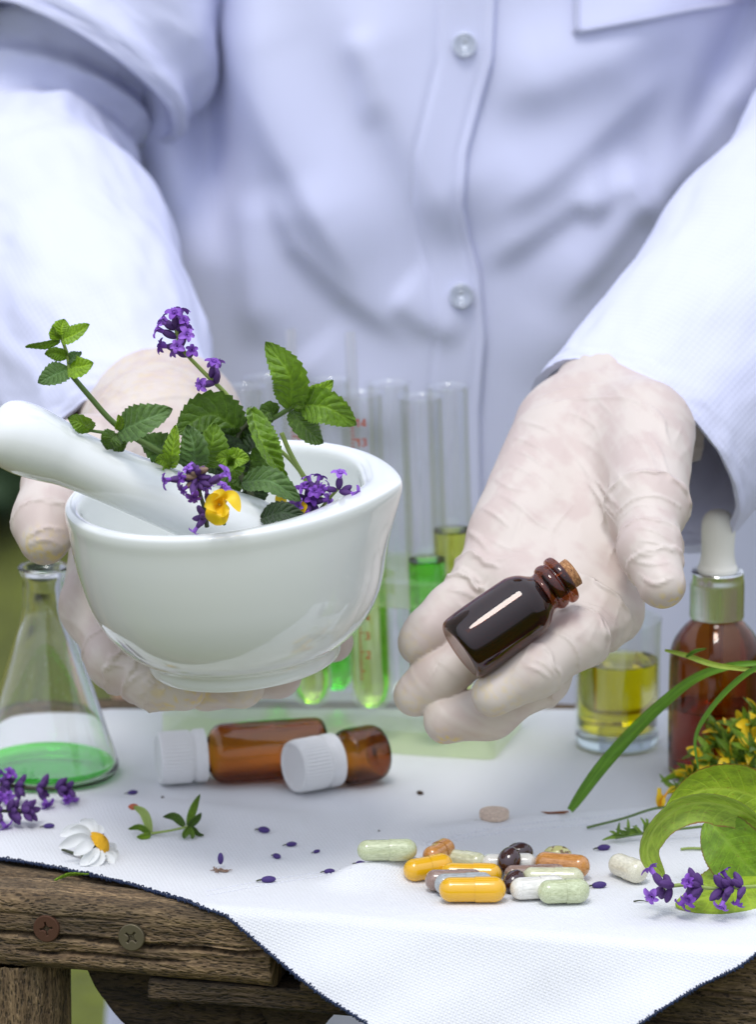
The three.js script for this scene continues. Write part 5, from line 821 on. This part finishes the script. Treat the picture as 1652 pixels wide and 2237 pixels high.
// ---- the plants at the right edge
{
  const g = thing('long_grass', 'long green grass blade arching up from the cloth in front of the brown dropper bottle', 'grass blade'); g.userData.kind = 'thing';
  const b = onCloth(1246, 1798, 0.0012);
  const m = leaf(g, [b, P(1322, 1668, b.z + 0.006), P(1440, 1545, b.z + 0.012), P(1540, 1472, b.z + 0.016), P(1660, 1449, b.z + 0.022), P(1760, 1470, b.z + 0.025)], 0.0024, M.blade, { teeth: 0, quilt: 0, shape: 0.55, cup: 0.5, roll: 0.3 }, 'blade');
  leaf(g, [onCloth(1243, 1799, 0.0012), onCloth(1200, 1797, 0.0006), P(1182, 1772, onCloth(1195, 1797).z)], 0.0008, M.dry, { teeth: 0, quilt: 0, cup: 0.8, roll: 1 }, 'dry_sheath'); finish(g);
}
{ const g = thing('long_grass', 'pale grass stalk crossing the shoulder of the dropper bottle', 'grass blade'); g.userData.kind = 'thing'; leaf(g, [[1453, 1420, -0.05], [1500, 1432, -0.048], [1560, 1452, -0.045], [1700, 1470, -0.04]], 0.0010, M.pearPale, { teeth: 0, quilt: 0, shape: 0.7, cup: 0.6, roll: 0.3 }, 'blade'); leaf(g, [[1500, 1434, -0.048], [1520, 1422, -0.046], [1545, 1416, -0.046]], 0.0006, M.blade, { teeth: 0 }, 'blade'); finish(g); }
{ const g = thing('long_grass', 'thin curved grass blade hanging in front of the dropper bottle label side', 'grass blade'); g.userData.kind = 'thing'; g.userData.label = 'thin curved grass blade bending down in front of the dropper bottle'; leaf(g, [[1690, 1440, -0.03], [1625, 1475, -0.034], [1555, 1545, -0.038], [1520, 1610, -0.042], [1528, 1690, -0.046]], 0.0010, M.blade, { teeth: 0, quilt: 0, shape: 0.6, cup: 0.5, roll: 0.2 }, 'blade'); finish(g); }
{
  const g = thing('flowering_herb', 'bunch of small leaved herb with yellow flowers in front of the dropper bottle', 'herb bunch');
  const base = onCloth(1640, 1770, 0.004), sgeo = [0, 1, 2].map(() => leafGeo([V(0, 0, 0), V(0, 0.004, 0.0008), V(0, 0.0085, -0.0004)], 0.0010, { teeth: 0, quilt: 0.0001 })), pgeo = leafGeo([V(0, 0, 0), V(0, 0.004, 0.0008), V(0, 0.0075, -0.0004)], 0.0016, { teeth: 0, quilt: 0, shape: 1.2 });
  const put = (n, geo, mat, p, d, s) => { const m = part(n, geo, mat, g); m.position.copy(p); m.quaternion.copy(along(d)); m.rotateY(rr(0, 6)); m.scale.setScalar(s); };
  const ends = [[1500, 1690], [1520, 1650], [1550, 1625], [1585, 1600], [1620, 1585], [1655, 1560], [1560, 1680], [1600, 1650], [1640, 1630], [1530, 1720], [1660, 1680], [1690, 1600], [1600, 1700], [1480, 1725]];
  for (const [ex, ey] of ends) {
    const e = P(ex, ey, base.z + rr(-0.02, 0.015)), mid = base.clone().lerp(e, 0.55).add(V(rr(-0.002, 0.002), 0.005, rr(-0.003, 0.003))), pts = [base, mid, e]; stem(g, pts, 0.0005, 0.0003, M.stem); const c = curve(pts);
    for (let i = 0; i < 26; i++) { const u = rr(0.3, 1), d = c.getTangentAt(u).multiplyScalar(0.7).add(V(rr(-1, 1), rr(-0.5, 1), rr(-1, 1)).multiplyScalar(0.9)); put('leaf', sgeo[i % 3], [M.mid, M.bright, M.bright, M.mid][i % 4], c.getPointAt(u), d, rr(0.7, 1.35)); }
    for (let i = 0; i < 6; i++) { const u = rr(0.75, 1); put('petal', pgeo, M.yellow, c.getPointAt(u), V(rr(-1, 1), rr(-0.3, 1), rr(-0.6, 1)), rr(0.8, 1.25)); }
  }
  finish(g);
}
{
  const g = thing('herb_twig', 'thin dark green stem with an orange bud pointing left from the round leaves', 'herb stem');
  stem(g, [onCloth(1283, 1818, 0.0008), onCloth(1360, 1812, 0.003), onCloth(1440, 1806, 0.006), onCloth(1540, 1806, 0.006)], 0.0005, 0.0005, M.stem); for (let i = 0; i < 6; i++) leaf(g, [onCloth(1443, 1806, 0.0055), onCloth(1443 + rr(-4, 8), 1804, 0.0085), onCloth(1445 + rr(-10, 16), 1802, rr(0.009, 0.013))], 0.0010, i % 2 ? M.yellow : M.orange, { teeth: 0, quilt: 0, roll: rr(-1, 1) }, 'petal'); finish(g);
}
{
  const g = thing('herb_twig', 'herb stem with short needle leaves beside the single cream capsule', 'herb stem');
  const pts = [onCloth(1345, 1850, 0.002), onCloth(1400, 1846, 0.003), onCloth(1470, 1842, 0.004), onCloth(1560, 1838, 0.005)]; stem(g, pts, 0.0005, 0.0005, M.stem); const c = curve(pts);
  for (let i = 0; i < 26; i++) { const u = rr(0, 0.35), p = c.getPointAt(u), d = V(rr(-1, 0.3), rr(-0.1, 1), rr(-0.8, 0.8)).normalize().multiplyScalar(rr(0.003, 0.0065)); const e = p.clone().add(d); e.y = Math.max(e.y, T + 0.002); leaf(g, [p, p.clone().lerp(e, 0.5).add(V(0, 0.0005, 0)), e], 0.0005, i % 3 ? M.mid : M.bright, { teeth: 0, quilt: 0 }); } finish(g);
}
{ const g = thing('straw_piece', 'short pale straw piece lying right of the single cream capsule', 'plant scrap'); stem(g, [onCloth(1488, 1866, 0.0006), onCloth(1505, 1865, 0.0008), onCloth(1545, 1865, 0.0006)], 0.0005, 0.0005, M.stemPale); finish(g); }
{
  const g = thing('leafy_twig', 'twig with broad rounded light green leaves lying at the right edge of the cloth', 'leafy twig');
  const bs = { teeth: 26, tooth: 0.03, quilt: 0.0002, cup: 0.25 };
  stem(g, [onCloth(1800, 1870, 0.006), onCloth(1720, 1872, 0.008), onCloth(1640, 1872, 0.007)], 0.0012, 0.0009, M.stemPale);
  leaf(g, [P(1720, 1790, 0.0), P(1640, 1735, 0.002), P(1540, 1725, 0.006), P(1452, 1772, 0.010)], 0.0098, M.pear, { ...bs, roll: 0.25, shape: 0.9 });
  leaf(g, [P(1700, 1830, 0.012), P(1600, 1768, 0.016), P(1500, 1762, 0.020), P(1432, 1815, 0.022), P(1418, 1868, 0.021), P(1452, 1915, 0.016)], 0.0072, M.pearPale, { ...bs, roll: 0.95, roll2: 0.3, cup: 0.5, shape: 0.9 });
  leaf(g, [P(1548, 1790, 0.008), P(1592, 1840, 0.014), P(1640, 1895, 0.012), P(1700, 1940, 0.012)], 0.0108, M.pear2, { ...bs, roll: -0.2, shape: 0.85 });
  leaf(g, [onCloth(1720, 1950, 0.006), onCloth(1640, 1965, 0.0045), onCloth(1560, 1985, 0.0028), onCloth(1476, 1992, 0.0012)], 0.0160, M.pear, { ...bs, roll: -0.85, roll2: -1.15, shape: 0.9, cup: -0.12 });
  finish(g);
}
{
  const g = thing('lavender_spike', 'lavender spike with spaced purple whorls lying across the lowest round leaf', 'lavender');
  const q = [P(1446, 1938, 0.036), P(1500, 1932, 0.038), P(1560, 1940, 0.040), P(1640, 1936, 0.042), P(1720, 1930, 0.042)]; stem(g, q, 0.0007, 0.0006, M.stemPale); const c = curve(q);
  for (const [u, n, s] of [[0.02, 3, 1.0], [0.08, 3, 1.1], [0.29, 8, 1.05], [0.34, 7, 1.05], [0.5, 4, 1.1], [0.56, 7, 1.0], [0.66, 5, 0.95]]) whorl(g, c.getPointAt(u), c.getTangentAt(u).negate(), n, s * 1.05, 1.2, 0.3); finish(g);
}
{ const g = thing('leaf_scrap', 'small yellow green leaf scrap on the bare plank next to the cloth edge', 'plant scrap'); leaf(g, [onCloth(118, 1932, 0.0008), onCloth(150, 1926, 0.0018), onCloth(194, 1921, 0.001)], 0.0011, M.bright, { teeth: 0, roll: -1 }); finish(g); }

renderer.render(scene, camera);
